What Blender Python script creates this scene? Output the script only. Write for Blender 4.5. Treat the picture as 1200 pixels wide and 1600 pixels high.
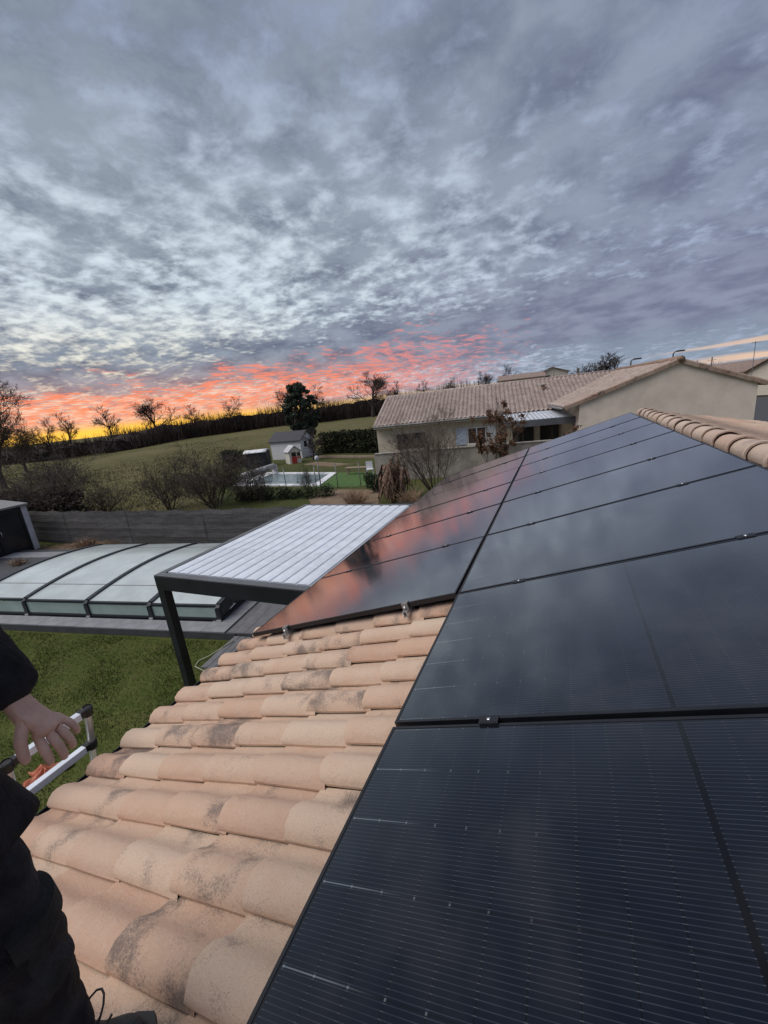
import bpy, math, random
import numpy as np
from mathutils import Vector, Matrix

R = math.radians
for o in list(bpy.data.objects):
    bpy.data.objects.remove(o)
scene = bpy.context.scene
COL = scene.collection

# ------------------------------------------------------------------ camera
cam_d = bpy.data.cameras.new('camera')
cam = bpy.data.objects.new('camera', cam_d)
COL.objects.link(cam)
cam_d.sensor_fit = 'HORIZONTAL'
cam_d.sensor_width = 36.0
cam_d.lens = 36.0 * 627.9 / 1200.0
cam_d.clip_start = 0.02
cam_d.clip_end = 3000
PITCH, ROLL, YAW = R(14.962), R(6.384), R(24.59)
fw = Vector((0, math.cos(PITCH), -math.sin(PITCH)))
dn = Vector((0, -math.sin(PITCH), -math.cos(PITCH)))
rt = Vector((1, 0, 0))
r2 = rt * math.cos(ROLL) + dn * math.sin(ROLL)
d2 = -rt * math.sin(ROLL) + dn * math.cos(ROLL)
RZ = Matrix.Rotation(YAW, 3, 'Z')
fw, r2, d2 = RZ @ fw, RZ @ r2, RZ @ d2
cm = Matrix((r2, -d2, -fw)).transposed().to_4x4()
cm.translation = Vector((0.612, -1.200, 4.545))
cam.matrix_world = cm
scene.camera = cam
scene.render.resolution_x, scene.render.resolution_y = 768, 1024

# ------------------------------------------------------------------ exposure
vs = scene.view_settings
vs.view_transform = 'Standard'
vs.look = 'None'
vs.exposure = 0.0
vs.gamma = 1.0
vs.use_curve_mapping = False

# ------------------------------------------------------------------ sky
SUN_AZ = R(-64)            # azimuth of the afterglow, from +Y towards +X
world = bpy.data.worlds.new('World')
scene.world = world
world.use_nodes = True
wt = world.node_tree
wt.nodes.clear()


class NT:
    """small helper to write node maths"""
    def __init__(s, tree):
        s.t = tree

    def n(s, kind, **kw):
        nd = s.t.nodes.new(kind)
        for k, v in kw.items():
            setattr(nd, k, v)
        return nd

    def put(s, sock, v):
        if hasattr(v, 'is_output'):
            s.t.links.new(v, sock)
        elif isinstance(v, (tuple, list)):
            if len(v) == 3 and len(sock.default_value) == 4:
                v = (*v, 1)
            sock.default_value = v
        else:
            sock.default_value = v

    def m(s, op, a, b=0.0, c=0.0, clamp=False):
        nd = s.n('ShaderNodeMath', operation=op, use_clamp=clamp)
        s.put(nd.inputs[0], a); s.put(nd.inputs[1], b); s.put(nd.inputs[2], c)
        return nd.outputs[0]

    def v(s, op, a, b=(0, 0, 0), scale=None):
        nd = s.n('ShaderNodeVectorMath', operation=op)
        s.put(nd.inputs[0], a); s.put(nd.inputs[1], b)
        if scale is not None:
            s.put(nd.inputs['Scale'], scale)
        return nd.outputs['Value'] if op in ('DOT_PRODUCT', 'LENGTH') else nd.outputs[0]

    def ss(s, x, a, b, o0=0.0, o1=1.0):
        nd = s.n('ShaderNodeMapRange', interpolation_type='SMOOTHSTEP')
        for i, q in enumerate((x, a, b, o0, o1)):
            s.put(nd.inputs[i], q)
        return nd.outputs[0]

    def lin(s, x, a, b, o0=0.0, o1=1.0):
        nd = s.n('ShaderNodeMapRange')
        for i, q in enumerate((x, a, b, o0, o1)):
            s.put(nd.inputs[i], q)
        return nd.outputs[0]

    def mix(s, f, a, b, mode='MIX'):
        nd = s.n('ShaderNodeMix', data_type='RGBA', blend_type=mode)
        s.put(nd.inputs[0], f); s.put(nd.inputs[6], a); s.put(nd.inputs[7], b)
        return nd.outputs[2]

    def noise(s, vec, scale, detail=4.0, rough=0.55, dist=0.0, lac=2.0):
        nd = s.n('ShaderNodeTexNoise')
        if vec is not None:
            s.put(nd.inputs['Vector'], vec)
        s.put(nd.inputs['Scale'], scale); s.put(nd.inputs['Detail'], detail)
        s.put(nd.inputs['Roughness'], rough); s.put(nd.inputs['Distortion'], dist)
        s.put(nd.inputs['Lacunarity'], lac)
        return nd.outputs['Fac']

    def xyz(s, vec):
        nd = s.n('ShaderNodeSeparateXYZ'); s.put(nd.inputs[0], vec)
        return nd.outputs

    def comb(s, x, y, z):
        nd = s.n('ShaderNodeCombineXYZ')
        s.put(nd.inputs[0], x); s.put(nd.inputs[1], y); s.put(nd.inputs[2], z)
        return nd.outputs[0]


def build_sky():
    w = NT(wt)
    out = w.n('ShaderNodeOutputWorld')
    bg = w.n('ShaderNodeBackground')
    wt.links.new(bg.outputs[0], out.inputs[0])
    d = w.n('ShaderNodeTexCoord').outputs['Generated']
    d = w.v('NORMALIZE', d)
    x, y, z = w.xyz(d)
    e = w.m('MAXIMUM', z, 0.0)
    hl = w.m('SQRT', w.m('MAXIMUM', w.m('SUBTRACT', 1.0, w.m('MULTIPLY', z, z)), 1e-5))
    sx, sy = math.sin(SUN_AZ), math.cos(SUN_AZ)
    s = w.m('DIVIDE', w.m('ADD', w.m('MULTIPLY', x, sx), w.m('MULTIPLY', y, sy)), hl)
    # cloud sheet seen in perspective
    inv0 = w.m('DIVIDE', 1.0, w.m('ADD', e, 0.20))
    inv = w.m('DIVIDE', 1.0, w.m('ADD', e, 0.07))
    p = w.comb(w.m('MULTIPLY', x, inv0), w.m('MULTIPLY', y, inv0), 0.0)
    # coordinates along / across the afterglow direction for streaks
    pa = w.m('ADD', w.m('MULTIPLY', w.m('MULTIPLY', x, inv), sx), w.m('MULTIPLY', w.m('MULTIPLY', y, inv), sy))
    pc = w.m('SUBTRACT', w.m('MULTIPLY', w.m('MULTIPLY', x, inv), sy), w.m('MULTIPLY', w.m('MULTIPLY', y, inv), sx))
    near = w.ss(s, 0.15, 0.98)            # towards the afterglow
    near2 = w.ss(s, 0.72, 1.0)
    wide = w.ss(s, -0.1, 0.8)
    # clear sky between the clouds
    nish = w.n('ShaderNodeTexSky', sky_type='NISHITA', sun_disc=False)
    nish.sun_elevation = R(1.0)
    nish.sun_rotation = SUN_AZ
    lowc = w.ss(e, 0.02, 0.30)
    gap = w.mix(near, (0.36, 0.43, 0.58), (0.68, 0.78, 0.86))
    gap = w.mix(w.ss(e, 0.28, 0.62), gap, (0.32, 0.385, 0.53))
    warm = w.m('MULTIPLY', w.ss(e, 0.27, 0.10), w.ss(s, 0.80, 1.0))
    gap = w.mix(warm, gap, (0.88, 0.87, 0.74))
    gap = w.mix(0.06, gap, w.v('SCALE', nish.outputs[0], scale=0.12), 'ADD')
    # altocumulus
    warp = w.n('ShaderNodeTexNoise'); w.put(warp.inputs['Vector'], p)
    w.put(warp.inputs['Scale'], 0.9); w.put(warp.inputs['Detail'], 2.0)
    pw = w.v('ADD', p, w.v('SCALE', w.v('SUBTRACT', warp.outputs['Color'], (0.5, 0.5, 0.5)), scale=0.16))
    big = w.noise(pw, 1.5, 4.0, 0.55)
    n1 = w.noise(pw, 8.4, 6.0, 0.56, 0.10)
    n2 = w.noise(pw, 21.0, 4.0, 0.55, 0.1)
    fine = w.ss(e, 0.50, 0.14)            # the cells read crisper lower down
    cov = w.m('ADD', w.m('MULTIPLY', n1, 0.68), w.m('ADD', w.m('MULTIPLY', big, 0.38), w.m('MULTIPLY', w.m('MULTIPLY', w.m('SUBTRACT', n2, 0.5), 0.36), fine)))
    # grey bank above the glow
    bank = w.m('MULTIPLY', w.ss(e, 0.055, 0.10), w.ss(e, 0.205, 0.13))
    cov = w.m('ADD', cov, w.m('MULTIPLY', bank, w.m('ADD', 0.13, w.m('MULTIPLY', w.ss(s, 0.985, 0.90), 0.06))))
    cov = w.m('ADD', cov, w.m('MULTIPLY', w.ss(s, 0.80, 0.25), 0.085))
    cov = w.m('ADD', cov, w.m('MULTIPLY', w.ss(e, 0.30, 0.58), 0.060))
    cov = w.m('SUBTRACT', cov, w.m('MULTIPLY', w.m('MULTIPLY', w.ss(s, 0.80, 0.99), w.ss(e, 0.42, 0.2)), 0.045))
    cl = w.ss(cov, 0.375, 0.665)
    # cloud body tone
    tone = w.noise(pw, 4.2, 5.0, 0.55)
    cdark = w.mix(near, (0.155, 0.182, 0.272), (0.138, 0.167, 0.236))
    clight = w.mix(near, (0.285, 0.330, 0.440), (0.300, 0.350, 0.425))
    cb = w.mix(w.ss(tone, 0.33, 0.66), cdark, clight)
    viol = w.m('MULTIPLY', w.ss(e, 0.34, 0.10), w.ss(s, 0.99, 0.6))
    cb = w.mix(w.m('MULTIPLY', viol, 0.30), cb, (0.235, 0.235, 0.350))
    cb = w.mix(w.m('MULTIPLY', w.ss(e, 0.11, 0.03), w.ss(s, 0.80, 0.35)), cb, (0.26, 0.32, 0.41))
    sky = w.mix(cl, gap, cb)
    # sunlit undersides low in the west
    ps = w.comb(w.m('MULTIPLY', pa, 1.15), w.m('MULTIPLY', pc, 0.62), 0.0)
    ns = w.noise(w.v('ADD', ps, w.v('SCALE', w.v('SUBTRACT', warp.outputs['Color'], (0.5, 0.5, 0.5)), scale=0.4)), 7.0, 6.0, 0.62, 0.25)
    nb = w.noise(p, 2.6, 3.0, 0.5)
    # how high the pink reaches: low by the sun, higher towards the north
    top = w.m('ADD', w.lin(s, 0.62, 0.98, 0.240, 0.150), w.m('MULTIPLY', w.m('SUBTRACT', nb, 0.5), 0.26))
    band = w.m('MULTIPLY', w.ss(w.m('DIVIDE', e, top), 1.0, 0.45), w.m('MULTIPLY', w.ss(s, 0.22, 0.72), w.ss(e, 0.010, 0.035)))
    thr = w.lin(band, 0.0, 1.0, 0.76, 0.395)
    lit = w.m('MULTIPLY', w.ss(ns, thr, w.m('ADD', thr, 0.20)), w.ss(band, 0.0, 0.12))
    lcol = w.mix(w.ss(e, 0.03, 0.15), (1.25, 0.28, 0.095), (0.88, 0.27, 0.22))
    lcol = w.mix(w.ss(s, 0.92, 0.6), lcol, (0.66, 0.28, 0.30))
    sky = w.mix(w.m('MULTIPLY', lit, 0.88), sky, lcol)
    haze = w.m('MULTIPLY', w.m('MULTIPLY', w.ss(e, 0.15, 0.01), w.ss(s, 0.5, 0.93)), 0.46)
    sky = w.mix(haze, sky, (0.92, 0.29, 0.12))
    # clear strip under the cloud sheet
    edge = w.m('ADD', w.lin(s, 0.35, 0.995, 0.011, 0.021), w.m('MULTIPLY', w.m('SUBTRACT', w.noise(w.comb(w.m('MULTIPLY', pa, 0.8), w.m('MULTIPLY', pc, 0.25), 0.0), 1.6, 3.0, 0.5), 0.5), 0.016))
    strip = w.m('MULTIPLY', w.ss(w.m('DIVIDE', e, edge), 1.7, 0.35), w.ss(s, 0.05, 0.55))
    stc = w.mix(w.ss(e, 0.006, 0.034), (1.25, 0.70, 0.09), (1.25, 0.42, 0.07))
    stc = w.mix(w.ss(s, 0.97, 0.72), stc, (0.98, 0.68, 0.28))
    stc = w.mix(w.ss(s, 0.72, 0.3), stc, (0.80, 0.55, 0.38))
    sky = w.mix(strip, sky, stc)
    # peach streaks to the north
    st = w.noise(w.comb(w.m('MULTIPLY', w.m('ARCTAN2', x, y), 2.2), w.m('MULTIPLY', e, 62.0), 3.0), 1.0, 2.0, 0.45, 0.2)
    stm = w.m('MULTIPLY', w.m('MULTIPLY', w.ss(st, 0.50, 0.60), w.m('MULTIPLY', w.ss(e, 0.062, 0.03), w.ss(e, 0.0, 0.008))), w.ss(s, 0.42, 0.10))
    sky = w.mix(w.m('MULTIPLY', stm, 0.85), sky, (0.88, 0.60, 0.42))
    # below the horizon
    sky = w.mix(w.ss(z, -0.002, -0.05), sky, (0.05, 0.045, 0.04))
    wt.links.new(sky, bg.inputs[0])
    bg.inputs[1].default_value = 1.0


build_sky()
scene.cycles.use_denoising = True
world.cycles.sampling_method = 'MANUAL'
world.cycles.sample_map_resolution = 1024

# ------------------------------------------------------------------ sun: soft fill added high at the left, off the afterglow
LAMP_AZ, LAMP_EL = R(-125), R(57)
sd = bpy.data.lights.new('sun', 'SUN')
sd.energy = 2.45
sd.angle = R(50)
sd.color = (1.0, 0.95, 0.90)
sun = bpy.data.objects.new('sun', sd)
COL.objects.link(sun)
sv = Vector((math.sin(LAMP_AZ) * math.cos(LAMP_EL), math.cos(LAMP_AZ) * math.cos(LAMP_EL), math.sin(LAMP_EL)))
sun.rotation_euler = sv.to_track_quat('Z', 'Y').to_euler()

# ================================================================== helpers
rng = random.Random(7)
nprng = np.random.default_rng(11)


class MB:
    def __init__(s):
        s.v, s.f = [], []

    def add(s, vs, fs):
        b = len(s.v)
        s.v += [tuple(q) for q in vs]
        s.f += [tuple(i + b for i in q) for q in fs]
        return s

    def box(s, c, sz, m=None, rz=0.0):
        x, y, z = (q / 2 for q in sz)
        vs = [Vector((i * x, j * y, k * z)) for k in (-1, 1) for j in (-1, 1) for i in (-1, 1)]
        if rz:
            m3 = Matrix.Rotation(rz, 3, 'Z'); vs = [m3 @ q for q in vs]
        vs = [q + Vector(c) for q in vs]
        if m is not None:
            vs = [m @ q for q in vs]
        return s.add(vs, [(0, 2, 3, 1), (4, 5, 7, 6), (0, 1, 5, 4), (2, 6, 7, 3), (0, 4, 6, 2), (1, 3, 7, 5)])

    def bar(s, a, b, w, h, up=(0, 0, 1)):
        """rectangular bar from a to b, w across, h along up"""
        a, b, up = Vector(a), Vector(b), Vector(up)
        d = (b - a).normalized()
        sd_ = d.cross(up).normalized()
        u = sd_.cross(d).normalized()
        vs = []
        for q in (a, b):
            for j in (-1, 1):
                for i in (-1, 1):
                    vs.append(q + sd_ * (i * w / 2) + u * (j * h / 2))
        return s.add(vs, [(0, 1, 3, 2), (4, 6, 7, 5), (0, 4, 5, 1), (2, 3, 7, 6), (0, 2, 6, 4), (1, 5, 7, 3)])

    def tube(s, pts, rad, n=6, cap=True):
        pts = [Vector(q) for q in pts]
        if not hasattr(rad, '__len__'):
            rad = [rad] * len(pts)
        prev = None
        vs, fs = [], []
        for i, q in enumerate(pts):
            t = (pts[min(i + 1, len(pts) - 1)] - pts[max(i - 1, 0)])
            if t.length < 1e-9:
                t = Vector((0, 0, 1))
            t.normalize()
            if prev is None:
                a = t.orthogonal().normalized()
            else:
                a = (prev - t * prev.dot(t))
                a = a.normalized() if a.length > 1e-6 else t.orthogonal().normalized()
            prev = a
            b = t.cross(a)
            for k in range(n):
                an = 2 * math.pi * k / n
                vs.append(q + (a * math.cos(an) + b * math.sin(an)) * rad[i])
        for i in range(len(pts) - 1):
            for k in range(n):
                k2 = (k + 1) % n
                fs.append((i * n + k, i * n + k2, (i + 1) * n + k2, (i + 1) * n + k))
        if cap:
            fs.append(tuple(range(n - 1, -1, -1)))
            fs.append(tuple((len(pts) - 1) * n + k for k in range(n)))
        return s.add(vs, fs)

    def prism(s, poly, a, b):
        """poly: list of 3D points (Vector), extruded by vector b-a"""
        n = len(poly)
        d = Vector(b) - Vector(a)
        vs = [Vector(q) for q in poly] + [Vector(q) + d for q in poly]
        fs = [tuple(range(n - 1, -1, -1)), tuple(range(n, 2 * n))]
        fs += [(i, (i + 1) % n, n + (i + 1) % n, n + i) for i in range(n)]
        return s.add(vs, fs)

    def grid(s, fn, nu, nv):
        vs = [fn(i / nu, j / nv) for i in range(nu + 1) for j in range(nv + 1)]
        fs = [(i * (nv + 1) + j, (i + 1) * (nv + 1) + j, (i + 1) * (nv + 1) + j + 1, i * (nv + 1) + j + 1) for i in range(nu) for j in range(nv)]
        return s.add(vs, fs)

    def mesh(s, name, mat, smooth=False):
        me = bpy.data.meshes.new(name)
        me.from_pydata(s.v, [], s.f)
        if mat is not None:
            me.materials.append(mat)
        if smooth:
            me.polygons.foreach_set('use_smooth', [True] * len(me.polygons))
        me.update()
        return me

    def build(s, name, mat, parent=None, smooth=False, auto=None, bevel=None):
        o = link(name, s.mesh(name, mat, smooth or auto is not None), parent)
        if bevel:
            md = o.modifiers.new('bevel', 'BEVEL')
            md.width = bevel; md.segments = 2; md.limit_method = 'ANGLE'
        if auto is not None:
            me = o.data
            bpy_smooth_by_angle(me, R(auto))
        return o


def bpy_smooth_by_angle(me, ang):
    import bmesh
    bm = bmesh.new(); bm.from_mesh(me)
    for e in bm.edges:
        if len(e.link_faces) != 2 or e.calc_face_angle(0) > ang:
            e.smooth = False
    bm.to_mesh(me); bm.free()


def link(name, data, parent=None, loc=None):
    o = bpy.data.objects.new(name, data)
    COL.objects.link(o)
    if parent is not None:
        o.parent = parent
    if loc is not None:
        o.location = loc
    return o


def tag(o, label=None, cat=None, group=None, kind=None):
    if label: o['label'] = label
    if cat: o['category'] = cat
    if group: o['group'] = group
    if kind: o['kind'] = kind
    return o


def thing(name, label, cat, loc=(0, 0, 0), rz=0.0, group=None):
    o = link(name, None, None, loc)
    o.empty_display_size = 0.2
    o.rotation_euler = (0, 0, rz)
    return tag(o, label, cat, group)


def big_mesh(name, verts, faces, mat, smooth=False):
    """fast mesh from numpy arrays; faces (n,3) or (n,4)"""
    me = bpy.data.meshes.new(name)
    verts = np.asarray(verts, dtype=np.float32); faces = np.asarray(faces, dtype=np.int32)
    nf, k = faces.shape
    me.vertices.add(len(verts)); me.vertices.foreach_set('co', verts.ravel())
    me.loops.add(nf * k); me.loops.foreach_set('vertex_index', faces.ravel())
    me.polygons.add(nf)
    me.polygons.foreach_set('loop_start', np.arange(0, nf * k, k, dtype=np.int32))
    me.polygons.foreach_set('loop_total', np.full(nf, k, dtype=np.int32))
    if smooth:
        me.polygons.foreach_set('use_smooth', np.ones(nf, dtype=bool))
    me.update(calc_edges=True)
    me.validate()
    if mat is not None:
        me.materials.append(mat)
    return me


# ================================================================== materials
def new_mat(name):
    m = bpy.data.materials.new(name)
    m.use_nodes = True
    t = m.node_tree
    b = t.nodes['Principled BSDF']
    return m, NT(t), b


def plain(name, col, rough=0.6, metal=0.0, var=0.12, nscale=6.0, bump=0.0, bscale=40.0, objrand=0.0, spec=0.5, col2=None, detail=5.0):
    m, w, b = new_mat(name)
    tc = w.n('ShaderNodeTexCoord').outputs['Object']
    n = w.noise(tc, nscale, detail, 0.6)
    lo = tuple(c * (1 - var * 1.6) for c in col)
    hi = tuple(min(1, c * (1 + var * 1.4)) for c in col)
    if col2: lo = col2
    c = w.mix(w.ss(n, 0.3, 0.7), lo, hi)
    if objrand:
        ri = w.n('ShaderNodeObjectInfo').outputs['Random']
        hs = w.n('ShaderNodeHueSaturation')
        w.put(hs.inputs['Value'], w.lin(ri, 0, 1, 1 - objrand, 1 + objrand))
        w.put(hs.inputs['Color'], c)
        c = hs.outputs[0]
    w.put(b.inputs['Base Color'], c)
    w.put(b.inputs['Roughness'], w.lin(n, 0.2, 0.8, max(0.02, rough - 0.08), min(1, rough + 0.08)))
    b.inputs['Metallic'].default_value = metal
    b.inputs['Specular IOR Level'].default_value = spec
    if bump:
        bn = w.n('ShaderNodeBump')
        bn.inputs['Strength'].default_value = min(1.0, bump)
        bn.inputs['Distance'].default_value = 0.02
        w.put(bn.inputs['Height'], w.noise(tc, bscale, 5, 0.6))
        w.put(b.inputs['Normal'], bn.outputs[0])
    return m


def tile_mat(name, light, mid, dark, stain=1.0):
    """weathered clay, differs from piece to piece"""
    m, w, b = new_mat(name)
    tc = w.n('ShaderNodeTexCoord').outputs['Object']
    oi = w.n('ShaderNodeObjectInfo')
    rnd = oi.outputs['Random']
    off = w.comb(w.m('MULTIPLY', rnd, 37.0), w.m('MULTIPLY', rnd, 91.0), w.m('MULTIPLY', rnd, 13.0))
    p = w.v('ADD', tc, off)
    n1 = w.noise(p, 7.0, 5, 0.62)
    n2 = w.noise(p, 38.0, 5, 0.65)
    n3 = w.noise(p, 240.0, 4, 0.7)
    wn = w.n('ShaderNodeTexWhiteNoise', noise_dimensions='1D')
    w.put(wn.inputs['W'], w.m('MULTIPLY', rnd, 517.0))
    r2_ = wn.outputs['Value']
    c = w.mix(w.ss(w.m('ADD', w.m('MULTIPLY', n1, 0.65), w.m('MULTIPLY', rnd, 0.42)), 0.34, 0.78), light, mid)
    c = w.mix(w.m('MULTIPLY', w.ss(r2_, 0.70, 0.95), 0.38), c, (0.48, 0.290, 0.210))
    c = w.mix(w.m('MULTIPLY', w.ss(r2_, 0.30, 0.05), 0.32), c, (0.60, 0.475, 0.365))
    # fine chalky speckle
    c = w.mix(w.m('MULTIPLY', w.ss(n2, 0.50, 0.74), 0.22), c, (0.62, 0.51, 0.42))
    c = w.mix(w.m('MULTIPLY', w.ss(n3, 0.50, 0.68), 0.50), c, (0.34, 0.235, 0.18))
    # dark lichen on some pieces, uneven
    amt = w.ss(r2_, 0.50, 0.95, 0.0, 1.0)
    lich = w.m('ADD', w.m('MULTIPLY', w.noise(p, 6.5, 3, 0.5), 0.60), w.m('MULTIPLY', w.noise(p, 120.0, 5, 0.8), 0.40))
    thr = w.lin(w.m('FRACT', w.m('MULTIPLY', rnd, 7.31)), 0.0, 1.0, 0.70, 0.43)
    lm = w.m('MULTIPLY', w.ss(lich, thr, w.m('ADD', thr, 0.17)), 0.78 * stain)
    c = w.mix(lm, c, dark)
    w.put(b.inputs['Base Color'], c)
    b.inputs['Roughness'].default_value = 0.9
    b.inputs['Specular IOR Level'].default_value = 0.25
    bn = w.n('ShaderNodeBump'); bn.inputs['Strength'].default_value = 1.0; bn.inputs['Distance'].default_value = 0.006
    w.put(bn.inputs['Height'], w.m('ADD', w.m('MULTIPLY', n2, 0.8), w.m('MULTIPLY', n3, 0.35)))
    w.put(b.inputs['Normal'], bn.outputs[0])
    return m


M = {}
M['tile'] = tile_mat('clay_tile', (0.600, 0.450, 0.340), (0.560, 0.372, 0.268), (0.115, 0.100, 0.096))
M['ridge'] = tile_mat('ridge_clay', (0.58, 0.46, 0.375), (0.54, 0.40, 0.32), (0.22, 0.18, 0.16), 0.5)
M['under'] = plain('roof_underlay', (0.16, 0.11, 0.085), 0.95)
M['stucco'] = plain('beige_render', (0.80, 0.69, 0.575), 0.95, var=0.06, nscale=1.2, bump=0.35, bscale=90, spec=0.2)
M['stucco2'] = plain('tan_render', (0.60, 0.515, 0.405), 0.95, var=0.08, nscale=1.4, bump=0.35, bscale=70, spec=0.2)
M['wallcap'] = plain('cement_wall', (0.36, 0.325, 0.28), 0.95, var=0.16, nscale=1.6, bump=0.4, bscale=50, spec=0.2)
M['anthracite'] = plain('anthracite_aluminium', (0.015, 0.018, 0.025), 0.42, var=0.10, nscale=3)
M['anthracite_light'] = plain('anthracite_skylit_and_grey', (0.11, 0.115, 0.125), 0.5, var=0.10, nscale=3)  # sky light painted into the pergola flashing; plain grey on the canopy
M['louvre'] = plain('pale_aluminium_louvre', (0.64, 0.68, 0.74), 0.40, var=0.08, nscale=3.5, objrand=0.05)
M['alu'] = plain('bare_aluminium', (0.74, 0.74, 0.75), 0.36, metal=0.75, var=0.05, nscale=8)
M['steel'] = plain('bolt_steel', (0.70, 0.70, 0.72), 0.3, metal=1.0, var=0.05)
M['blackplastic'] = plain('black_plastic', (0.012, 0.012, 0.014), 0.5, var=0.1)
M['blackmetal'] = plain('black_anodised', (0.010, 0.011, 0.014), 0.38, var=0.1)
M['white'] = plain('white_paint', (0.74, 0.74, 0.75), 0.6, var=0.05)
M['greywhite'] = plain('weathered_white', (0.50, 0.50, 0.52), 0.7, var=0.1, nscale=2)
M['slate'] = plain('dark_roof_felt', (0.050, 0.050, 0.060), 0.8, var=0.15, nscale=3)
M['bark'] = plain('bark_dark', (0.075, 0.058, 0.046), 0.95, var=0.25, nscale=2)
M['bark2'] = plain('bark_shrub', (0.135, 0.102, 0.080), 0.95, var=0.25, nscale=2)
M['barkfar'] = plain('bark_far', (0.050, 0.036, 0.032), 0.95, var=0.15, nscale=0.4)
M['red'] = plain('red_plastic', (0.52, 0.045, 0.040), 0.45, var=0.06)
M['navy'] = plain('navy_frame', (0.020, 0.024, 0.042), 0.5, var=0.1)
M['skin'] = plain('skin', (0.57, 0.365, 0.285), 0.55, var=0.07, nscale=22, bump=0.25, bscale=140)
M['cloth'] = plain('black_jacket_cloth', (0.015, 0.015, 0.019), 0.92, var=0.35, nscale=14, bump=0.6, bscale=60, spec=0.2)
M['trouser'] = plain('charcoal_work_trousers', (0.021, 0.022, 0.027), 0.92, var=0.35, nscale=12, bump=0.6, bscale=70, spec=0.2)
M['pocketcloth'] = plain('dark_grey_canvas', (0.026, 0.028, 0.030), 0.92, var=0.25, nscale=16, bump=0.6, bscale=80, spec=0.2)
M['leather'] = plain('boot_leather', (0.030, 0.030, 0.031), 0.62, var=0.3, nscale=18, bump=0.5, bscale=60)
M['hair'] = plain('dark_hair', (0.03, 0.022, 0.017), 0.7, var=0.2)
M['orange'] = plain('orange_plastic_bag', (0.46, 0.135, 0.070), 0.5, var=0.15, nscale=14)
M['slab'] = plain('grey_terrace_stone', (0.235, 0.24, 0.255), 0.75, var=0.10, nscale=4, bump=0.2, bscale=60, objrand=0.05)
M['slabside'] = plain('terrace_edge', (0.060, 0.062, 0.068), 0.8, var=0.12)
M['deck'] = plain('grey_composite_board', (0.165, 0.165, 0.175), 0.7, var=0.10, nscale=5, objrand=0.08)
M['asphalt'] = plain('asphalt', (0.055, 0.056, 0.060), 0.85, var=0.15, nscale=3, bump=0.2, bscale=60)
M['wire'] = plain('galvanised_wire', (0.20, 0.20, 0.19), 0.6, metal=0.3)
M['greywall'] = plain('house_paint_far', (0.60, 0.545, 0.46), 0.95, var=0.04, nscale=0.6)
M['darkglass'] = plain('window_glass_dark', (0.022, 0.024, 0.028), 0.07, var=0.2, nscale=1.0)
M['brownframe'] = plain('brown_wood', (0.075, 0.045, 0.035), 0.7, var=0.15)
M['blueshutter'] = plain('pale_blue_shutter', (0.52, 0.58, 0.68), 0.6, var=0.06)
M['gutterm'] = plain('zinc_gutter', (0.22, 0.215, 0.21), 0.5, metal=0.2, var=0.1)
M['hose'] = plain('pale_hose', (0.36, 0.36, 0.27), 0.5)
M['banana'] = plain('dead_banana_leaf', (0.170, 0.105, 0.072), 0.95, var=0.40, nscale=9, objrand=0.15)
M['drygrass'] = plain('dry_stems', (0.34, 0.23, 0.15), 0.95, var=0.3, nscale=9)
M['turf'] = plain('artificial_turf', (0.080, 0.140, 0.045), 0.95, var=0.12, nscale=3, bump=0.5, bscale=120, spec=0.15)
M['chip'] = plain('earth_chips', (0.125, 0.085, 0.058), 0.97, var=0.35, nscale=3, bump=1.0, bscale=14, spec=0.1, detail=8)
M['poolwater'] = plain('covered_pool_water', (0.20, 0.26, 0.275), 0.16, var=0.12, nscale=0.8)
M['cover'] = plain('pool_cover_roll', (0.42, 0.42, 0.41), 0.7, var=0.12, nscale=6)
M['rust'] = plain('wood_table', (0.33, 0.24, 0.19), 0.8, var=0.15)
M['tarp'] = plain('black_tarpaulin', (0.012, 0.013, 0.020), 0.6, var=0.2)


def leaf_mat(name, a, b_, trans=0.25):
    m, w, b = new_mat(name)
    g = w.n('ShaderNodeNewGeometry')
    rnd = g.outputs['Random Per Island']
    tc = w.n('ShaderNodeTexCoord').outputs['Object']
    n = w.noise(tc, 1.3, 3, 0.5)
    c = w.mix(w.m('ADD', w.m('MULTIPLY', rnd, 0.6), w.m('MULTIPLY', n, 0.4)), a, b_)
    w.put(b.inputs['Base Color'], c)
    b.inputs['Roughness'].default_value = 0.75
    b.inputs['Specular IOR Level'].default_value = 0.2
    return m


M['ever'] = leaf_mat('evergreen_leaf', (0.026, 0.036, 0.026), (0.095, 0.112, 0.080))
M['hedge'] = leaf_mat('hedge_leaf', (0.010, 0.014, 0.008), (0.040, 0.046, 0.022))
M['brownleaf'] = leaf_mat('withered_leaf', (0.085, 0.040, 0.022), (0.20, 0.105, 0.060))
M['grass'] = leaf_mat('grass_blade', (0.054, 0.076, 0.016), (0.155, 0.175, 0.048))
M['fieldgrass'] = leaf_mat('field_grass', (0.055, 0.054, 0.020), (0.150, 0.132, 0.058))
M['wood'] = leaf_mat('wood_twigs', (0.022, 0.015, 0.014), (0.075, 0.052, 0.046))
M['bushgreen'] = leaf_mat('laurel_leaf', (0.015, 0.026, 0.012), (0.055, 0.075, 0.035))


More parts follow.
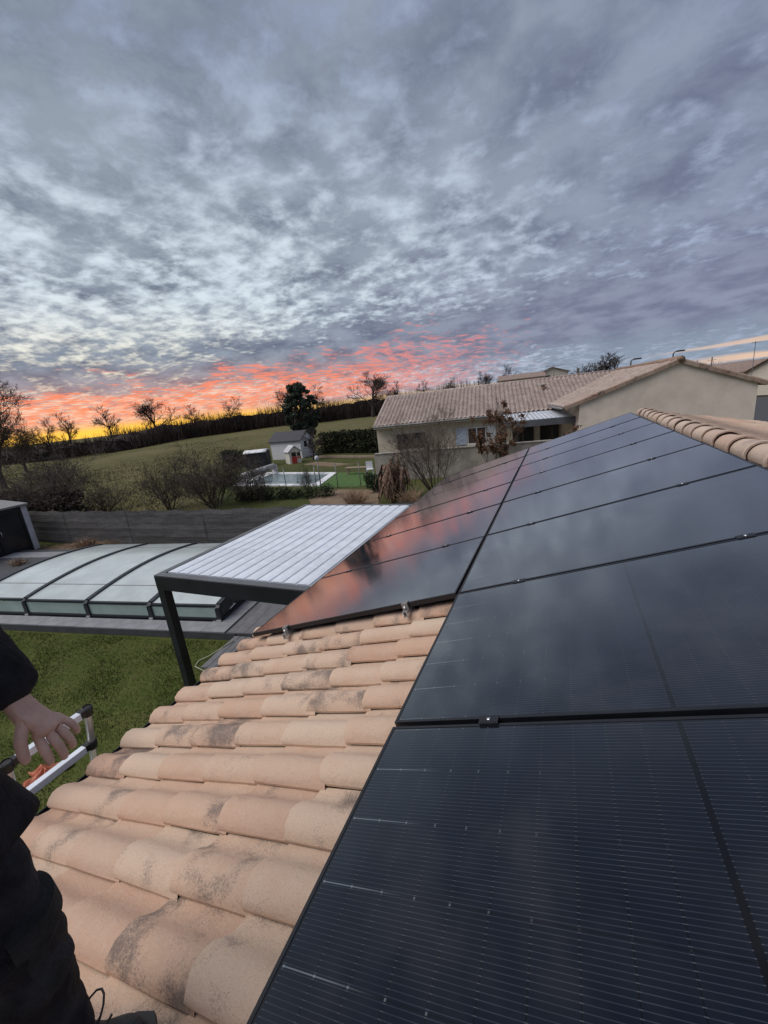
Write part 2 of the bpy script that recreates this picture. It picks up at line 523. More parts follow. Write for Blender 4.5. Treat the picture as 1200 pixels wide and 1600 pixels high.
def ground_mat(name, a, b_, c3, s1, s2):
    m, w, b = new_mat(name)
    tc = w.n('ShaderNodeNewGeometry').outputs['Position']
    n1 = w.noise(tc, s1, 6, 0.6)
    n2 = w.noise(tc, s2, 5, 0.65)
    c = w.mix(w.ss(n1, 0.32, 0.68), a, b_)
    c = w.mix(w.m('MULTIPLY', w.ss(n2, 0.45, 0.75), 0.7), c, c3)
    w.put(b.inputs['Base Color'], c)
    b.inputs['Roughness'].default_value = 1.0
    b.inputs['Specular IOR Level'].default_value = 0.1
    bn = w.n('ShaderNodeBump'); bn.inputs['Strength'].default_value = 0.8; bn.inputs['Distance'].default_value = 0.08
    w.put(bn.inputs['Height'], w.m('ADD', n2, w.m('MULTIPLY', w.noise(tc, s2 * 9, 3, 0.6), 0.35)))
    w.put(b.inputs['Normal'], bn.outputs[0])
    return m


M['lawn'] = ground_mat('lawn_ground', (0.062, 0.086, 0.020), (0.112, 0.124, 0.038), (0.116, 0.106, 0.042), 0.9, 5.0)
M['field'] = ground_mat('field_ground', (0.108, 0.100, 0.042), (0.148, 0.128, 0.062), (0.066, 0.070, 0.028), 0.055, 0.55)
M['yard'] = ground_mat('yard_ground', (0.050, 0.066, 0.020), (0.078, 0.084, 0.030), (0.110, 0.085, 0.052), 0.35, 1.6)
M['soil'] = ground_mat('bare_soil', (0.19, 0.135, 0.095), (0.26, 0.195, 0.140), (0.13, 0.088, 0.060), 0.8, 4.0)


def panel_mat():
    """black half-cut cells under glass: wires, cell gaps, centre strip"""
    L_, W_ = 1.936, 1.134
    m, w, b = new_mat('solar_glass')
    tc = w.n('ShaderNodeTexCoord').outputs['Object']
    x, y, z = w.xyz(tc)
    pitch, mg = 0.1835, (W_ - 6 * 0.1835) / 2
    cy = w.m('DIVIDE', w.m('SUBTRACT', y, mg), pitch)          # 0..6
    fy = w.m('FRACT', cy)
    fw_ = w.m('ABSOLUTE', w.m('SUBTRACT', w.m('FRACT', w.m('MULTIPLY', cy, 16.0)), 0.5))
    wire = w.ss(fw_, 0.10, 0.035)
    ygap = w.ss(w.m('ABSOLUTE', w.m('SUBTRACT', w.m('FRACT', w.m('ADD', cy, 0.5)), 0.5)), 0.010, 0.005)
    hx = (L_ / 2 - 0.030) / 10
    ax = w.m('SUBTRACT', w.m('ABSOLUTE', w.m('SUBTRACT', x, L_ / 2)), 0.007)   # distance from centre strip
    cx = w.m('DIVIDE', ax, hx)
    xg = w.m('ABSOLUTE', w.m('SUBTRACT', w.m('FRACT', w.m('ADD', cx, 0.5)), 0.5))
    xgap = w.ss(xg, 0.022, 0.010)
    centre = w.ss(ax, 0.0015, -0.0015)
    inside = w.m('MULTIPLY', w.m('MULTIPLY', w.m('GREATER_THAN', x, 0.018), w.m('LESS_THAN', x, L_ - 0.018)),
                 w.m('MULTIPLY', w.m('GREATER_THAN', y, mg), w.m('LESS_THAN', y, W_ - mg)))
    cell = w.mix(w.noise(w.comb(w.m('FLOOR', cx), w.m('FLOOR', cy), x), 3.0, 1), (0.0060, 0.0088, 0.0165), (0.0082, 0.0115, 0.0205))
    c = w.mix(w.m('MULTIPLY', wire, w.lin(w.noise(tc, 9.0, 2), 0.3, 0.7, 0.35, 0.75)), cell, (0.050, 0.059, 0.076))
    c = w.mix(xgap, c, (0.0050, 0.0060, 0.0090))
    c = w.mix(w.m('MULTIPLY', w.m('MULTIPLY', w.ss(xg, 0.045, 0.020), wire), 0.6), c, (0.10, 0.115, 0.14))
    ends = w.m('MULTIPLY', ygap, w.m('MULTIPLY', w.ss(x, 0.30, 0.10), w.m('GREATER_THAN', x, 0.020)))  # silver ribbon ends, their glint painted in and fading along x
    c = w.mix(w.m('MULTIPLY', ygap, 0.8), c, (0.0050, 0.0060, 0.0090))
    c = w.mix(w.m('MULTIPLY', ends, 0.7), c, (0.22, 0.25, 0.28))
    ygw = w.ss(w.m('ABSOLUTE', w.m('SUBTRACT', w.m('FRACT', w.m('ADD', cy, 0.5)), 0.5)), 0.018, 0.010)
    c = w.mix(w.m('MULTIPLY', w.m('MULTIPLY', ygw, w.ss(xg, 0.030, 0.018)), w.lin(x, 0.05, 0.7, 0.75, 0.03)), c, (0.26, 0.29, 0.32))  # dots where gaps cross, same painted glint fading along x
    c = w.mix(centre, c, (0.004, 0.005, 0.007))
    c = w.mix(inside, (0.005, 0.006, 0.009), c)
    # faint film of dust
    c = w.mix(w.m('MULTIPLY', w.ss(w.noise(w.n('ShaderNodeNewGeometry').outputs['Position'], 2.2, 4, 0.6), 0.45, 0.75), 0.07), c, (0.25, 0.24, 0.22))
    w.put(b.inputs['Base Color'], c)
    g = w.n('ShaderNodeNewGeometry').outputs['Position']
    w.put(b.inputs['Roughness'], w.lin(w.noise(g, 1.3, 3, 0.6), 0.3, 0.7, 0.085, 0.135))
    b.inputs['IOR'].default_value = 1.5
    b.inputs['Specular IOR Level'].default_value = 0.0
    bn = w.n('ShaderNodeBump'); bn.inputs['Strength'].default_value = 0.10; bn.inputs['Distance'].default_value = 0.002
    w.put(bn.inputs['Height'], w.noise(tc, 26.0, 2, 0.5))
    w.put(b.inputs['Normal'], bn.outputs[0])
    # anti-reflective front glass: little mirror from above, strong at a low angle
    t = m.node_tree
    lw_ = w.n('ShaderNodeLayerWeight'); lw_.inputs[0].default_value = 0.5
    fr = w.m('ADD', w.m('MULTIPLY', w.m('POWER', lw_.outputs['Facing'], 2.55), 1.0), 0.006)
    gl = w.n('ShaderNodeBsdfGlossy'); w.put(gl.inputs['Roughness'], w.lin(w.noise(g, 1.3, 3, 0.6), 0.3, 0.7, 0.075, 0.125))
    w.put(gl.inputs['Normal'], bn.outputs[0]); w.put(gl.inputs['Color'], (1, 1, 1))
    mx = w.n('ShaderNodeMixShader'); w.put(mx.inputs[0], fr)
    t.links.new(b.outputs[0], mx.inputs[1]); t.links.new(gl.outputs[0], mx.inputs[2])
    t.links.new(mx.outputs[0], t.nodes['Material Output'].inputs[0])
    return m


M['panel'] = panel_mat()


def pool_glass_mat(name, tint, alpha):
    m, w, b = new_mat(name)
    t = m.node_tree
    out = t.nodes['Material Output']
    t.nodes.remove(b)
    tc = w.n('ShaderNodeTexCoord').outputs['Object']
    n = w.noise(tc, 1.6, 5, 0.6)
    tr = w.n('ShaderNodeBsdfTransparent'); w.put(tr.inputs[0], tint)
    di = w.n('ShaderNodeBsdfDiffuse'); w.put(di.inputs[0], w.mix(w.ss(n, 0.35, 0.7), tuple(c * 0.92 for c in tint), tint))
    gl = w.n('ShaderNodeBsdfGlossy'); gl.inputs['Roughness'].default_value = 0.14
    fr = w.n('ShaderNodeFresnel'); fr.inputs[0].default_value = 1.5
    a = w.n('ShaderNodeMixShader'); w.put(a.inputs[0], w.lin(n, 0.3, 0.7, alpha - 0.06, alpha + 0.06))
    t.links.new(tr.outputs[0], a.inputs[1]); t.links.new(di.outputs[0], a.inputs[2])
    c = w.n('ShaderNodeMixShader'); t.links.new(fr.outputs[0], c.inputs[0])
    t.links.new(a.outputs[0], c.inputs[1]); t.links.new(gl.outputs[0], c.inputs[2])
    t.links.new(c.outputs[0], out.inputs[0])
    return m


M['polyc'] = pool_glass_mat('milky_pool_pane', (0.605, 0.665, 0.655), 0.86)
M['polyside'] = pool_glass_mat('greenish_side_pane', (0.50, 0.64, 0.58), 0.68)

# ================================================================== ground
def sheet(name, pts, z, mat):
    mb = MB(); mb.add([(x, y, z) for x, y in pts], [tuple(range(len(pts)))])
    o = mb.build(name, mat)
    return tag(o, kind='structure')


def terrain():
    # one sheet out to the horizon, gently uneven, finer near the camera
    xs = np.concatenate([[-2500, -1200, -600], np.linspace(-320, 120, 89), [300, 700, 2500]])
    ys = np.concatenate([[-2500, -800, -200], np.linspace(-60, 330, 79), [600, 1200, 2500]])
    X, Y = np.meshgrid(xs, ys, indexing='ij')
    r = np.hypot(X - 0.6, Y + 1.2)
    Zg = 0.22 * np.sin(X * 0.045 + 0.6) * np.cos(Y * 0.038) + 0.12 * np.sin(X * 0.13 + Y * 0.11)
    Zg *= np.clip((r - 45) / 60, 0, 1)
    v = np.stack([X, Y, Zg - 0.012], -1).reshape(-1, 3)
    n, m = len(xs), len(ys)
    i, j = np.meshgrid(np.arange(n - 1), np.arange(m - 1), indexing='ij')
    a = (i * m + j).ravel()
    f = np.stack([a, a + m, a + m + 1, a + 1], -1)
    o = link('field', big_mesh('field', v, f, M['field'], True))
    tag(o, kind='structure')


terrain()
sheet('lawn', [(-30, -30), (12, -30), (12, 9.6), (-2, 10.2), (-12, 9.1), (-30, 8.7)], 0.0, M['lawn'])
sheet('garden_ground', [(-29, 27.5), (-20.5, 18.0), (-12.0, 9.3), (-2, 10.3), (12, 9.7), (30, 12), (30, 60), (-8, 52), (-30, 39.5)], 0.0, M['yard'])

# grass blades on the lawn in view
def grass_patch(name, poly_x, poly_y, n, h, wdt, mat, keep=None, label=None):
    x = nprng.uniform(*poly_x, n); y = nprng.uniform(*poly_y, n)
    if keep is not None:
        k = keep(x, y); x, y = x[k], y[k]
    n = len(x)
    cl = 0.65 + 0.5 * np.sin(x * 3.1 + 1.3 * np.sin(y * 2.3)) * np.sin(y * 2.7 + 0.8)
    hh = h * nprng.uniform(0.5, 1.3, n) * np.clip(cl, 0.35, 1.2)
    an = nprng.uniform(0, 2 * np.pi, n); ln = nprng.uniform(0.1, 0.75, n); la = nprng.uniform(0, 2 * np.pi, n)
    ww = wdt * nprng.uniform(0.6, 1.3, n)
    dx, dy = np.cos(an) * ww, np.sin(an) * ww
    v = np.empty((n, 3, 3))
    v[:, 0] = np.stack([x - dx, y - dy, np.full(n, 0.002)], -1)
    v[:, 1] = np.stack([x + dx, y + dy, np.full(n, 0.002)], -1)
    v[:, 2] = np.stack([x + np.cos(la) * hh * ln, y + np.sin(la) * hh * ln, hh], -1)
    o = link(name, big_mesh(name, v.reshape(-1, 3), np.arange(3 * n).reshape(-1, 3), mat))
    return tag(o, label, 'grass', kind='stuff')


grass_patch('lawn_grass', (-14.2, -2.25), (-2.5, 4.6), 130000, 0.050, 0.007, M['grass'],
            keep=lambda x, y: (y < 5.82 + 0.166 * x - 0.55) & ((x < -2.35) | (y > 9)),
            label='short green lawn grass between the tiled roof and the pool terrace')
def in_poly(x, y, poly):
    c = np.zeros(len(x), bool); n = len(poly)
    for i in range(n):
        (x0, y0), (x1, y1) = poly[i], poly[(i + 1) % n]
        k = ((y0 > y) != (y1 > y)) & (x < (x1 - x0) * (y - y0) / (y1 - y0 + 1e-12) + x0)
        c ^= k
    return c


YARD = [(-29, 27.5), (-20.5, 18.0), (-12.0, 9.3), (-2, 10.3), (12, 9.7), (30, 12), (30, 60), (-8, 52), (-30, 39.5)]


def meadow():
    n = 150000
    r = 12 + 110 * nprng.random(n) ** 1.25
    az = np.radians(nprng.uniform(-82, -12, n))
    x = 0.6 + r * np.sin(az); y = -1.2 + r * np.cos(az)
    k = (y > 9.6 + 0.02 * (x + 12)) & ~in_poly(x, y, YARD) & ((nprng.random(n) < np.clip(1.3 - r / 120, 0, 1)))
    x, y, r = x[k], y[k], r[k]; n = len(x)
    cl = np.clip(0.75 + 0.5 * np.sin(x * 0.6 + 1.3 * np.sin(y * 0.43)) * np.sin(y * 0.7), 0.3, 1.3)
    hh = nprng.uniform(0.06, 0.20, n) * cl; ww = nprng.uniform(0.006, 0.014, n) * (1 + r / 25)
    an = nprng.uniform(0, 6.283, n); la = nprng.uniform(0, 6.283, n); ln = nprng.uniform(0.1, 0.9, n)
    v = np.empty((n, 3, 3))
    v[:, 0] = np.stack([x - np.cos(an) * ww, y - np.sin(an) * ww, np.full(n, -0.03)], -1)
    v[:, 1] = np.stack([x + np.cos(an) * ww, y + np.sin(an) * ww, np.full(n, -0.03)], -1)
    v[:, 2] = np.stack([x + np.cos(la) * hh * ln, y + np.sin(la) * hh * ln, hh], -1)
    o = link('meadow_grass', big_mesh('meadow_grass', v.reshape(-1, 3), np.arange(3 * n).reshape(-1, 3), M['fieldgrass']))
    tag(o, 'rough yellow green grass of the meadow behind the screen fence', 'grass', kind='stuff')


meadow()

# ================================================================== our house and its roof
TH = R(17.056)
cT, sT = math.cos(TH), math.sin(TH)
RM = Matrix(((cT, 0, -sT, 0), (0, 1, 0, 0), (sT, 0, cT, 3.3), (0, 0, 0, 1)))
XR, ZR = 2.08, 3.79                                   # ridge line
house = thing('house', 'single storey house with the pink clay tile roof carrying the solar panels', 'house', (0, 0, 0))
wl = MB()
wl.box((2.05, 3.2, 1.22), (7.6, 10.0, 2.44))
wl.add([(-1.75, 8.2, 2.44), (5.85, 8.2, 2.44), (XR, 8.2, 3.60), (-1.75, 8.05, 2.44), (5.85, 8.05, 2.44), (XR, 8.05, 3.60)],
       [(0, 1, 2), (3, 5, 4), (0, 2, 5, 3), (1, 4, 5, 2)])
wl.build('wall', M['stucco'], house)
roof = link('roof', None)
EAVE_V = -2.20
# boarding sheet under the tiles
rb = MB()
rb.add([RM @ Vector((EAVE_V + 0.03, -3.0, -0.175)), RM @ Vector((EAVE_V + 0.03, 8.42, -0.175)), Vector((XR, 8.42, ZR - 0.03)), Vector((XR, -3.0, ZR - 0.03)),
        Vector((6.2, 8.42, ZR - 0.03 - (6.2 - XR) * math.tan(R(11.0)))), Vector((6.2, -3.0, ZR - 0.03 - (6.2 - XR) * math.tan(R(11.0))))],
       [(0, 3, 2, 1), (2, 3, 5, 4)])
bpy.data.objects.remove(roof)
roof = rb.build('roof', M['under'], house)


def tile_mesh(seed):
    r = random.Random(seed)
    prof = [(-0.007, 0.019), (-0.006, 0.030), (0.003, 0.044), (0.019, 0.057), (0.042, 0.066), (0.068, 0.069), (0.094, 0.064), (0.117, 0.051),
            (0.137, 0.033), (0.156, 0.016), (0.178, 0.006), (0.204, 0.001), (0.226, 0.000)]
    Lt = 0.412
    xs = [0.0, 0.012, 0.14, 0.28, Lt]
    mb = MB()
    vs = []
    for i, x in enumerate(xs):
        tl = 0.019 * (1 - x / Lt)
        wide = 1.0 - 0.10 * x / Lt
        lip = -0.004 if i == 0 else 0.0
        for (y, z) in prof:
            yy = 0.07 + (y - 0.07) * wide if z > 0.02 else y
            vs.append((x + (r.uniform(-.004, .004) if i == 0 else 0) + (0.005 * math.sin(y * 40 + seed) if i == 0 else 0), yy + r.uniform(-.001, .001), z * (0.97 + 0.06 * wide) + tl + lip + r.uniform(-.0020, .0020)))
    n = len(prof)
    fs = [(i * n + j, (i + 1) * n + j, (i + 1) * n + j + 1, i * n + j + 1) for i in range(len(xs) - 1) for j in range(n - 1)]
    mb.add(vs, [tuple(reversed(f)) for f in fs])
    th = 0.012
    # front lip (own verts keep the edge crisp)
    fr = [vs[j] for j in range(n)]
    mb.add(fr + [(x + 0.003, y, z - th) for x, y, z in fr], [(j, j + 1, n + j + 1, n + j) for j in range(n - 1)])
    # near long edge and underside strip
    ed = [vs[i * n] for i in range(len(xs))]
    k = len(ed)
    mb.add(ed + [(x, y + 0.002, z - th) for x, y, z in ed], [(j, k + j, k + j + 1, j + 1) for j in range(k - 1)])
    me = mb.mesh('tile', M['tile'], True)
    bpy_smooth_by_angle(me, R(50))
    return me


TM = [tile_mesh(s) for s in range(6)]
TP, TL = 0.2203, 0.3735


def put_tile(mat4, x, y, name='tile', me=None):
    o = link(name, me or rng.choice(TM), roof)
    j = Matrix.Rotation(rng.gauss(0, 0.014), 4, 'Z')
    o.matrix_basis = mat4 @ Matrix.Translation((x + rng.gauss(0, 0.007), y + rng.gauss(0, 0.003), -0.156 + rng.gauss(0, 0.0025))) @ j
    return o


for k in range(-10, 38):
    y = 0.045 + TP * k
    for i in range(0, 12):
        x = EAVE_V + TL * i + (0.10 if y > 1.5 else 0.0)
        if i == 0 or (y < 1.50 and x < 0.20) or y < -1.30:
            put_tile(RM, x, y)
T2 = R(11.0)
c2, s2 = math.cos(T2), math.sin(T2)
RM2 = Matrix(((-c2, 0, s2, XR), (0, -1, 0, 0), (s2, 0, c2, ZR + 0.165 * c2), (0, 0, 0, 1)))
for k in range(-38, 0):
    y = 0.02 + TP * k
    for i in (3, 4, 5, 6):
        if -y < 8.45:
            put_tile(RM2, -TL * i - 0.02, y)


def cap_mesh(seed):
    r = random.Random(seed)
    mb = MB()
    Lc = 0.43
    n = 14
    st = [(0.0, 0.116), (0.035, 0.118), (0.05, 0.107), (0.22, 0.103), (Lc, 0.096)]
    vs = []
    for (yy, rad) in st:
        for k in range(n + 1):
            a = math.pi * (k / n) * 1.16 - math.pi * 0.08
            q = rad + r.uniform(-.0015, .0015)
            vs.append((math.cos(a) * q * 1.10, yy, math.sin(a) * q * 0.98 + 0.012 * (1 - yy / Lc)))
    m = n + 1
    mb.add(vs, [(i * m + j, i * m + j + 1, (i + 1) * m + j + 1, (i + 1) * m + j) for i in range(len(st) - 1) for j in range(n)])
    fr = vs[:m]
    mb.add(fr + [(x * 0.88, y + 0.002, z * 0.88) for x, y, z in fr], [(j, m + j, m + j + 1, j + 1) for j in range(n)])
    bk = vs[-m:]
    mb.add(bk + [(x * 0.86, y - 0.002, z * 0.86) for x, y, z in bk], [(j, j + 1, m + j + 1, m + j) for j in range(n)])
    me = mb.mesh('ridge_tile', M['ridge'], True)
    bpy_smooth_by_angle(me, R(38))
    return me


CM = [cap_mesh(s) for s in range(4)]
yy = -2.9
while yy < 8.15:
    o = link('ridge_tile', rng.choice(CM), roof)
    o.matrix_basis = Matrix.Translation((XR + rng.gauss(0, .004), yy, ZR + 0.035 + rng.gauss(0, .003))) @ Matrix.Rotation(rng.gauss(0, .012), 4, 'Z')
    yy += 0.385
# mortar bed under the ridge tiles
mbm = MB()
mbm.tube([(XR, -2.9, ZR + 0.0), (XR, 8.46, ZR + 0.0)], 0.088, 12)
mbm.build('ridge_mortar', M['stucco2'], roof, True)
# gutter along the eave
gx, gz = (RM @ Vector((EAVE_V - 0.03, 0, -0.19))).x, (RM @ Vector((EAVE_V - 0.03, 0, -0.19))).z
gm = MB()


def gut(i, j, r=0.062):
    a = math.pi + math.pi * j
    return (gx - 0.03 + math.cos(a) * r, -3.0 + 5.3 * i, gz - 0.005 + math.sin(a) * r)


gm.grid(gut, 1, 10)
gm.grid(lambda i, j: gut(i, j, 0.058), 1, 10)
for s_ in (-1, 1):
    gm.tube([(gx - 0.03 + s_ * 0.062, -3.0, gz), (gx - 0.03 + s_ * 0.062, 2.3, gz)], 0.006, 6)
gm.build('gutter', M['anthracite'], house, True)
fb = MB(); fb.box((gx + 0.17, 2.72, gz - 0.03), (0.02, 11.4, 0.16)); fb.build('fascia', M['anthracite'], house)

# ================================================================== solar panels
PL, PW_, PG = 1.936, 1.134, 0.020
PP = PW_ + PG


def frame_mesh():
    mb = MB()
    w, d = 0.011, 0.035
    for (x0, x1, y0, y1) in ((0, PL, 0, w), (0, PL, PW_ - w, PW_), (0, w, w, PW_ - w), (PL - w, PL, w, PW_ - w)):
        mb.box(((x0 + x1) / 2, (y0 + y1) / 2, -d / 2), (x1 - x0, y1 - y0, d))
    return mb.mesh('frame', M['blackmetal'])


def glass_mesh():
    mb = MB(); w = 0.011
    mb.box((PL / 2, PW_ / 2, -0.004), (PL - 2 * w, PW_ - 2 * w, 0.0045))
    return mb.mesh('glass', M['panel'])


def back_mesh():
    mb = MB(); mb.box((PL / 2, PW_ / 2, -0.010), (PL - 0.03, PW_ - 0.03, 0.003))
    mb.box((PL / 2, PW_ / 2, -0.022), (0.12, 0.08, 0.02))
    return mb.mesh('backsheet', M['blackplastic'])


FM, GM_, BM_ = frame_mesh(), glass_mesh(), back_mesh()
ordn = ['nearest', 'second', 'third', 'fourth', 'fifth', 'sixth', 'seventh', 'farthest']


def solar(x, i, label):
    t = thing('solar_panel', label, 'solar panel', group='black solar panels on the tile roof')
    t.matrix_world = RM @ Matrix.Translation((x, i * PP + PG / 2, rng.gauss(0, 0.0008))) @ Matrix.Rotation(rng.gauss(0, 0.0009), 4, 'X') @ Matrix.Rotation(rng.gauss(0, 0.0007), 4, 'Y')
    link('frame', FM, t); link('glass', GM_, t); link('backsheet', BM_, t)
    return t


for i in range(-1, 7):
    w_ = ordn[i + 1]
    if i == -1: lb = 'nearest black solar panel, largest in view, filling the bottom right corner'
    elif i == 6: lb = 'farthest black solar panel of the upper row beside the ridge tiles'
    else: lb = w_ + ' black solar panel from the camera in the upper row beside the ridge'
    solar(0.0, i, lb)
for i in range(1, 7):
    if i == 1: lb = 'front black solar panel of the lower row, mirroring the orange sunset, above bare tiles'
    elif i == 6: lb = 'farthest black solar panel of the lower row along the eave'
    else: lb = ['', '', 'second', 'third', 'fourth', 'fifth'][i] + ' black solar panel from the front of the lower row along the eave'
    solar(-PG - PL, i, lb)


def clamp(parent, x, y, end=False):
    """module clamp with its screw, local to the roof plane"""
    mb = MB()
    if not end:
        mb.box((0, 0, 0.0025), (0.070, 0.040, 0.005))
        mb.box((0, 0, -0.018), (0.050, 0.014, 0.036))
        for q in range(-3, 4):
            mb.box((q * 0.009, -0.014, 0.0058), (0.004, 0.010, 0.0018))
    else:
        mb.box((0, 0.012, 0.0025), (0.045, 0.030, 0.005))
        mb.box((0, -0.010, -0.020), (0.045, 0.016, 0.050))
        mb.box((0, -0.022, -0.044), (0.045, 0.030, 0.006))
    c = mb.build('clamp', M['gutterm'] if end else M['blackmetal'], parent)
    c.location = (x, y, 0)
    sc = MB()
    if not end:
        sc.tube([(0, 0, 0.005), (0, 0, 0.0095)], [0.0078, 0.0072], 14)
        sc.tube([(0, 0, 0.0096), (0, 0, 0.0098)], [0.0040, 0.0036], 6)
    else:
        sc.tube([(0, -0.030, -0.020), (0, -0.012, -0.020)], 0.009, 8)
        sc.tube([(0, -0.034, -0.020), (0, -0.028, -0.020)], 0.006, 6)
    b = sc.build('screw', M['steel'], c, True)
    return c


def rail(x, i0, i1, label, endclamp):
    t = thing('mounting_rail', label, 'rail', group='rails under the solar panels')
    t.matrix_world = RM
    mb = MB()
    y0, y1 = i0 * PP - (0.045 if endclamp else -0.02), (i1 + 1) * PP - 0.02
    # rail profile: channel with a slot
    for dx, dz, sw, sh in ((-0.014, -0.062, 0.006, 0.040), (0.014, -0.062, 0.006, 0.040), (0, -0.080, 0.034, 0.006), (-0.0115, -0.043, 0.011, 0.004), (0.0115, -0.043, 0.011, 0.004)):
        mb.box((x + dx, (y0 + y1) / 2, dz), (sw, y1 - y0, sh))
    mb.build('rail_profile', M['alu'] if endclamp else M['blackmetal'], t)
    for i in range(i0 + 1, i1 + 1):
        clamp(t, x, i * PP)
    if endclamp:
        clamp(t, x, i0 * PP - 0.002 + PG / 2, True)
    # hooks down to the tiles
    hk = MB()
    yq = y0 + 0.25
    while yq < y1:
        hk.box((x, yq, -0.095), (0.04, 0.05, 0.028)); yq += 1.1
    hk.build('roof_hook', M['steel'], t)


rail(0.40, -1, 6, 'lower mounting rail hidden under the upper row of panels, small clamps showing', False)
rail(1.50, -1, 6, 'upper mounting rail hidden under the upper row of panels near the ridge', False)
rail(-PG - PL + 0.40, 1, 6, 'lower mounting rail of the eave row, end clamp sticking out at the eave corner', True)
rail(-PG - PL + 1.55, 1, 6, 'upper mounting rail of the eave row, end clamp sticking out over the tiles', True)

# ================================================================== pergola
perg = thing('pergola', 'dark grey aluminium pergola with closed pale louvre roof beside the eave', 'pergola', (0, 0, 0))
PX0, PX1, PY0, PY1, PZ = -4.84, -2.06, 2.40, 6.36, 2.50
mb = MB()
bw, bh = 0.13, 0.22
mb.box(((PX0 + PX1) / 2, PY0 + bw / 2, PZ - bh / 2 - 0.012), (PX1 - PX0, bw, bh))
mb.build('beam', M['anthracite'], perg, bevel=0.004)
mb = MB(); mb.box(((PX0 + PX1) / 2, PY1 - bw / 2, PZ - bh / 2 - 0.012), (PX1 - PX0, bw, bh)); mb.build('beam', M['anthracite'], perg, bevel=0.004)
for x in (PX0 + bw / 2, PX1 - bw / 2):
    mb = MB(); mb.box((x, (PY0 + PY1) / 2, PZ - bh / 2 - 0.014), (bw, PY1 - PY0 - 2 * bw - 0.002, bh - 0.004)); mb.build('beam', M['anthracite'], perg, bevel=0.004)
# flashing on the beams, sky light painted in as a paler grey
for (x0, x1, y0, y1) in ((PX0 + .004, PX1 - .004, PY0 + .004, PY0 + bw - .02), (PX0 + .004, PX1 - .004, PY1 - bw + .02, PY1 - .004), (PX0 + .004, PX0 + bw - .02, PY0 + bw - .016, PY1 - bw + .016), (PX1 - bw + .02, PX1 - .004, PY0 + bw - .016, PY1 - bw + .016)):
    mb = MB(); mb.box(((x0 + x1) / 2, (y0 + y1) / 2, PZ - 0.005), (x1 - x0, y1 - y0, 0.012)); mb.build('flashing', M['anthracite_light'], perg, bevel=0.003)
for (x, y) in ((PX0 + .065, PY0 + .065), (PX0 + .065, PY1 - .065), (PX1 - .065, PY0 + .065), (PX1 - .065, PY1 - .065)):
    mb = MB(); mb.box((x, y, (PZ - bh) / 2 - 0.008), (0.128, 0.128, PZ - bh - 0.012)); pst = mb.build('post', M['anthracite'], perg, bevel=0.005)
    mb = MB(); mb.box((x, y, 0.012), (0.20, 0.20, 0.012)); mb.build('foot_plate', M['anthracite'], pst)
lx0, lx1 = PX0 + bw + 0.006, PX1 - bw - 0.006
nl = 12
lw = (lx1 - lx0) / nl
lm = MB()
# louvre blade: flat top, dropped lap on its right edge
prof = [(0.0, -0.012), (0.012, 0.0), (lw * 0.5, 0.004), (lw - 0.022, 0.0), (lw - 0.012, -0.016), (lw - 0.001, -0.018), (lw - 0.001, -0.030), (0.0, -0.030)]
lm.prism([Vector((x, PY0 + bw + 0.006, z)) for x, z in prof], (0, 0, 0), (0, PY1 - PY0 - 2 * bw - 0.012, 0))
lme = lm.mesh('louvre_blade', M['louvre'])
for k in range(nl):
    o = link('louvre_blade', lme, perg, (lx0 + lw * k, 0, PZ + 0.004))
    o.rotation_euler = (0, rng.gauss(0, 0.006), 0)

# ================================================================== pool terrace, pool, enclosure
PA = R(9.5)
PF = Matrix.Rotation(PA, 4, 'Z')
ter = MB()
ter.box((-12.0, 8.05, 0.085), (14.1, 5.55, 0.16), PF)
tero = ter.build('pool_terrace', M['slabside'])
tag(tero, kind='structure')
sm = MB(); sm.box((0, 0, 0), (0.592, 0.592, 0.030)); sme = sm.mesh('paving_slab', M['slab'])
sm2 = MB(); sm2.box((0, 0, 0), (0.592, 0.392, 0.030)); sme2 = sm2.mesh('paving_slab', M['slab'])


def slab(p, q, me):
    o = link('paving_slab', me, tero)
    o.matrix_basis = PF @ Matrix.Translation((p, q, 0.180 + rng.gauss(0, .0012))) @ Matrix.Rotation(rng.gauss(0, .002), 4, 'Z')


for k in range(23):
    slab(-18.7 + 0.6 * k, 5.47, sme2)
for k in range(8):
    slab(-5.5, 5.97 + 0.6 * k, sme)
    if k > 6:
        for j in range(22): slab(-18.7 + 0.6 * j, 5.97 + 0.6 * k, sme)
pool = thing('swimming_pool', 'swimming pool lying under the sliding glazed enclosure', 'swimming pool')
mb = MB(); mb.box((-9.9, 7.75, 0.176), (7.6, 3.7, 0.012), PF); mb.build('coping', M['greywhite'], pool)
mb = MB(); mb.box((-9.9, 7.75, 0.19), (7.0, 3.1, 0.008), PF); mb.build('water', M['poolwater'], pool)

enc = thing('pool_enclosure', 'low glazed pool enclosure with dark ribs and milky panes', 'pool enclosure')
QF, QB = 5.74, 9.92
ribs = [-13.55, -11.50, -9.42, -7.50, -5.62]


def arch(t, k):
    """cross-section point; t 0..1 from front shoulder to back shoulder, k grows with segment"""
    q = QF + 0.05 + (QB - QF - 0.10) * t
    z = 0.195 + 0.36 + 0.03 * k + 0.20 * math.sin(math.pi * t) ** 0.9
    return q, z


def W(p, q, z):
    return PF @ Vector((p, q, z))


